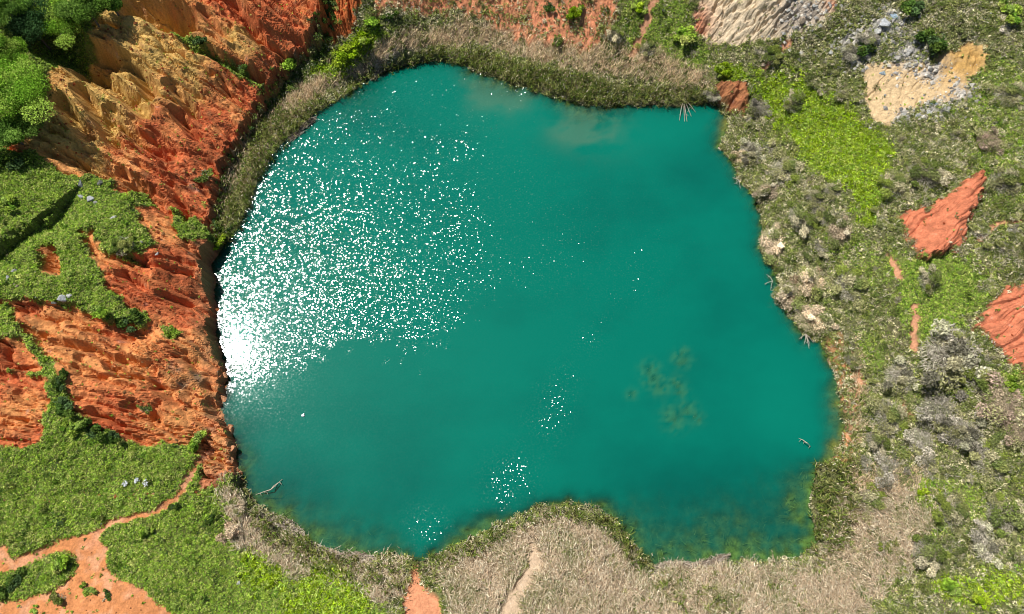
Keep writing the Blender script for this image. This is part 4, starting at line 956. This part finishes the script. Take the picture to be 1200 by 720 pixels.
def mat_of_reeds(px_line, width, n, label, z=.06):
    L = at_level(px_line, 0); seg = np.linalg.norm(np.diff(L, axis=0), axis=1); cum = np.append(0, np.cumsum(seg)) / seg.sum()
    t = rng.random(n); X = np.interp(t, cum, L[:, 0]); Y = np.interp(t, cum, L[:, 1]); t2 = np.minimum(t + .02, 1)
    dx = np.interp(t2, cum, L[:, 0]) - np.interp(np.maximum(t2 - .04, 0), cum, L[:, 0]); dy = np.interp(t2, cum, L[:, 1]) - np.interp(np.maximum(t2 - .04, 0), cum, L[:, 1])
    a = np.arctan2(dy, dx) + rng.normal(0, .35, n); w = rng.normal(0, .35, n) * width
    c = np.stack([X + np.cos(a + 1.57) * w, Y + np.sin(a + 1.57) * w, z + rng.uniform(0, .22, n)], 1)
    c[:, 2] = np.maximum(c[:, 2], hsamp(H, c[:, 0], c[:, 1]) + .05)
    d = np.stack([np.cos(a), np.sin(a), rng.normal(0, .06, n)], 1); o0 = c.mean(0); c = c - o0
    s = Soup(); s.quads(c, d * rng.uniform(.3, .75, (n, 1)), perp(d) * .03, pick([(.50,.42,.33),(.40,.33,.26),(.58,.50,.41),(.28,.22,.16)], n, .2))
    o = link('reed_mat', s.mesh('reed_mat')); o.location = o0; tag(o, label, 'reed mat', 'mats of washed up dead reeds')
mat_of_reeds([(312,606),(335,614),(352,628),(362,640),(385,650),(415,652),(440,656)], .7, 900, 'long grey mat of washed up reeds below the meadow')
mat_of_reeds([(765,668),(785,662),(805,662)], .5, 350, 'short brown reed mat at the head of the southern inlet')
mat_of_reeds([(812,663),(835,658),(850,652)], .4, 300, 'thin reed roll edging the southern shallows')
mat_of_reeds([(437,92),(450,80),(470,72)], .6, 350, 'pale mat of fallen reeds in the northern corner of the lake')
mat_of_reeds([(340,165),(355,150),(368,140)], .6, 260, 'fallen reeds along the northwest bank below the cliff')
mat_of_reeds([(525,68),(538,66)], .5, 120, 'small buff reed heap at the northern tip')

for k, ((px, py, r), lb) in enumerate(zip(WEEDS, ['upper yellow clump of the chain of water weed','middle clump of the chain of water weed','lower clump of the chain of water weed','tall yellow water weed clump beside the chain','top end of the tall water weed clump','bronze water weed clump under the tall one','lower half of the bronze water weed clump','broad greenish water weed clump below the others','feathery water weed beside the broad clump','tiny water weed clump set apart from the rest','faint water weed at the outer edge of the patch'])):
    q_ = at_level([(px, py)], -.05)[0]; g = np.random.default_rng(700 + k); n = 320; rr = r * .085
    s = Soup(); b = np.stack([g.normal(0, .42, n) * rr, g.normal(0, .42, n) * rr, g.uniform(-.5, -.06, n)], 1); d = unit(rdir(n, .0, g) * [1, 1, .35])
    tip = b + d * g.uniform(.15, .4, (n, 1)); tip[:, 2] = np.minimum(tip[:, 2], np.where(g.random(n) < .4, .035, -.02))
    s.spikes(b, tip, perp(d, g) * .035, pick([(.26,.46,.16),(.22,.40,.16),(.36,.48,.18)], n, .3, g))
    o = link('water_weed', s.mesh('water_weed')); o.location = (q_[0], q_[1], 0); tag(o, lb, 'water plant', 'water weed clumps in the lake')

m_, nt, N = mat('white_petals'); out = N('ShaderNodeOutputMaterial'); b = N('ShaderNodeBsdfDiffuse'); b.inputs[0].default_value = (.72, .74, .76, 1); nt.links.new(b.outputs[0], out.inputs[0]); M_WHITE = m_
for (px, py, r, lb) in [(146,567,4,'pale flowering clump in the meadow, first of three above the footpath'),(160,563,4,'middle flowering clump of the three above the footpath'),(171,566,5,'largest white flowering clump of the three above the footpath')]:
    p = place(px, py, .2); g = np.random.default_rng(int(px)); n = 130; rr = r * scale_at(p)
    root = bpy.data.objects.new('flower_clump', None); COL.objects.link(root); root.location = p; tag(root, lb, 'flowers', 'white flower clumps in the meadow')
    s = Soup(); b = rdir(n, 0, g) * g.uniform(.1, 1, (n, 1)) * rr; b[:, 2] = b[:, 2] * .5; u = unit(rdir(n, 0, g)); s.quads(b, u * .12, perp(u, g) * .05, pick(PAL_OLIVE, n, .3, g)); link('foliage', s.mesh('foliage'), root)
    s = Soup(); n = 45; b = rdir(n, .3, g) * rr * g.uniform(.3, 1, (n, 1)); b[:, 2] = b[:, 2] * .5 + .12; u = unit(rdir(n, 0, g) * [1, 1, .3]); s.quads(b, u * .055, perp(u, g) * .05, np.ones(3) * .7); link('blossoms', s.mesh('blossoms', M_WHITE), root)
# a lone white floating scrap
bm = bmesh.new(); bmesh.ops.create_icosphere(bm, subdivisions=3, radius=1)
for v in bm.verts:
    x, y, z = v.co; k = .75 + .25 * math.sin(3 * x + 1) + .15 * math.sin(7 * y + 2 * x); v.co = (x * .34 * k, y * .2 * k + .05 * math.sin(5 * x), z * .09 + .03)
me = bpy.data.meshes.new('floating_scrap'); bm.to_mesh(me); bm.free(); me.materials.append(M_WHITE)
for p_ in me.polygons: p_.use_smooth = True
o = link('floating_scrap', me); q_ = at_level([(355, 487)], 0)[0]; o.location = (q_[0], q_[1], .02); tag(o, 'small white scrap floating alone on calm water', 'debris')

# ------------------------------------------------------------------ light and camera
dsp = rays([(268, 412)])[0]
sun_dir = Vector((dsp[0], dsp[1], -dsp[2])).normalized()
elev = math.asin(sun_dir.z); rot = math.atan2(sun_dir.x, sun_dir.y)
L_ = bpy.data.lights.new('sun', 'SUN'); L_.energy = 5.0; L_.angle = R(.5); L_.color = (1, .965, .91)
so = bpy.data.objects.new('sun', L_); COL.objects.link(so); so.rotation_euler = sun_dir.to_track_quat('Z', 'Y').to_euler()
w = bpy.data.worlds.new('World'); sc.world = w; w.use_nodes = True
bg = w.node_tree.nodes['Background']; sky = w.node_tree.nodes.new('ShaderNodeTexSky'); sky.sky_type = 'NISHITA'; sky.sun_disc = False
sky.sun_elevation = elev; sky.sun_rotation = rot
w.node_tree.links.new(sky.outputs[0], bg.inputs[0]); bg.inputs[1].default_value = .055
cam = bpy.data.cameras.new('camera'); cam.sensor_width = 36; cam.lens = FP / 1200 * 36; cam.clip_end = 3000
co = bpy.data.objects.new('camera', cam); COL.objects.link(co); co.location = (0, 0, CH); co.rotation_euler = (TILT, 0, 0); sc.camera = co
vs = sc.view_settings; vs.view_transform = 'Standard'; vs.look = 'None'; vs.exposure = 0.28; vs.gamma = 1.0; vs.use_curve_mapping = False
sc.cycles.max_bounces = 4; sc.cycles.diffuse_bounces = 2; sc.cycles.glossy_bounces = 2; sc.cycles.transparent_max_bounces = 8
sc.cycles.pixel_filter_type = 'BLACKMAN_HARRIS'; sc.cycles.filter_width = 1.05
sc.cycles.caustics_reflective = False; sc.cycles.caustics_refractive = False
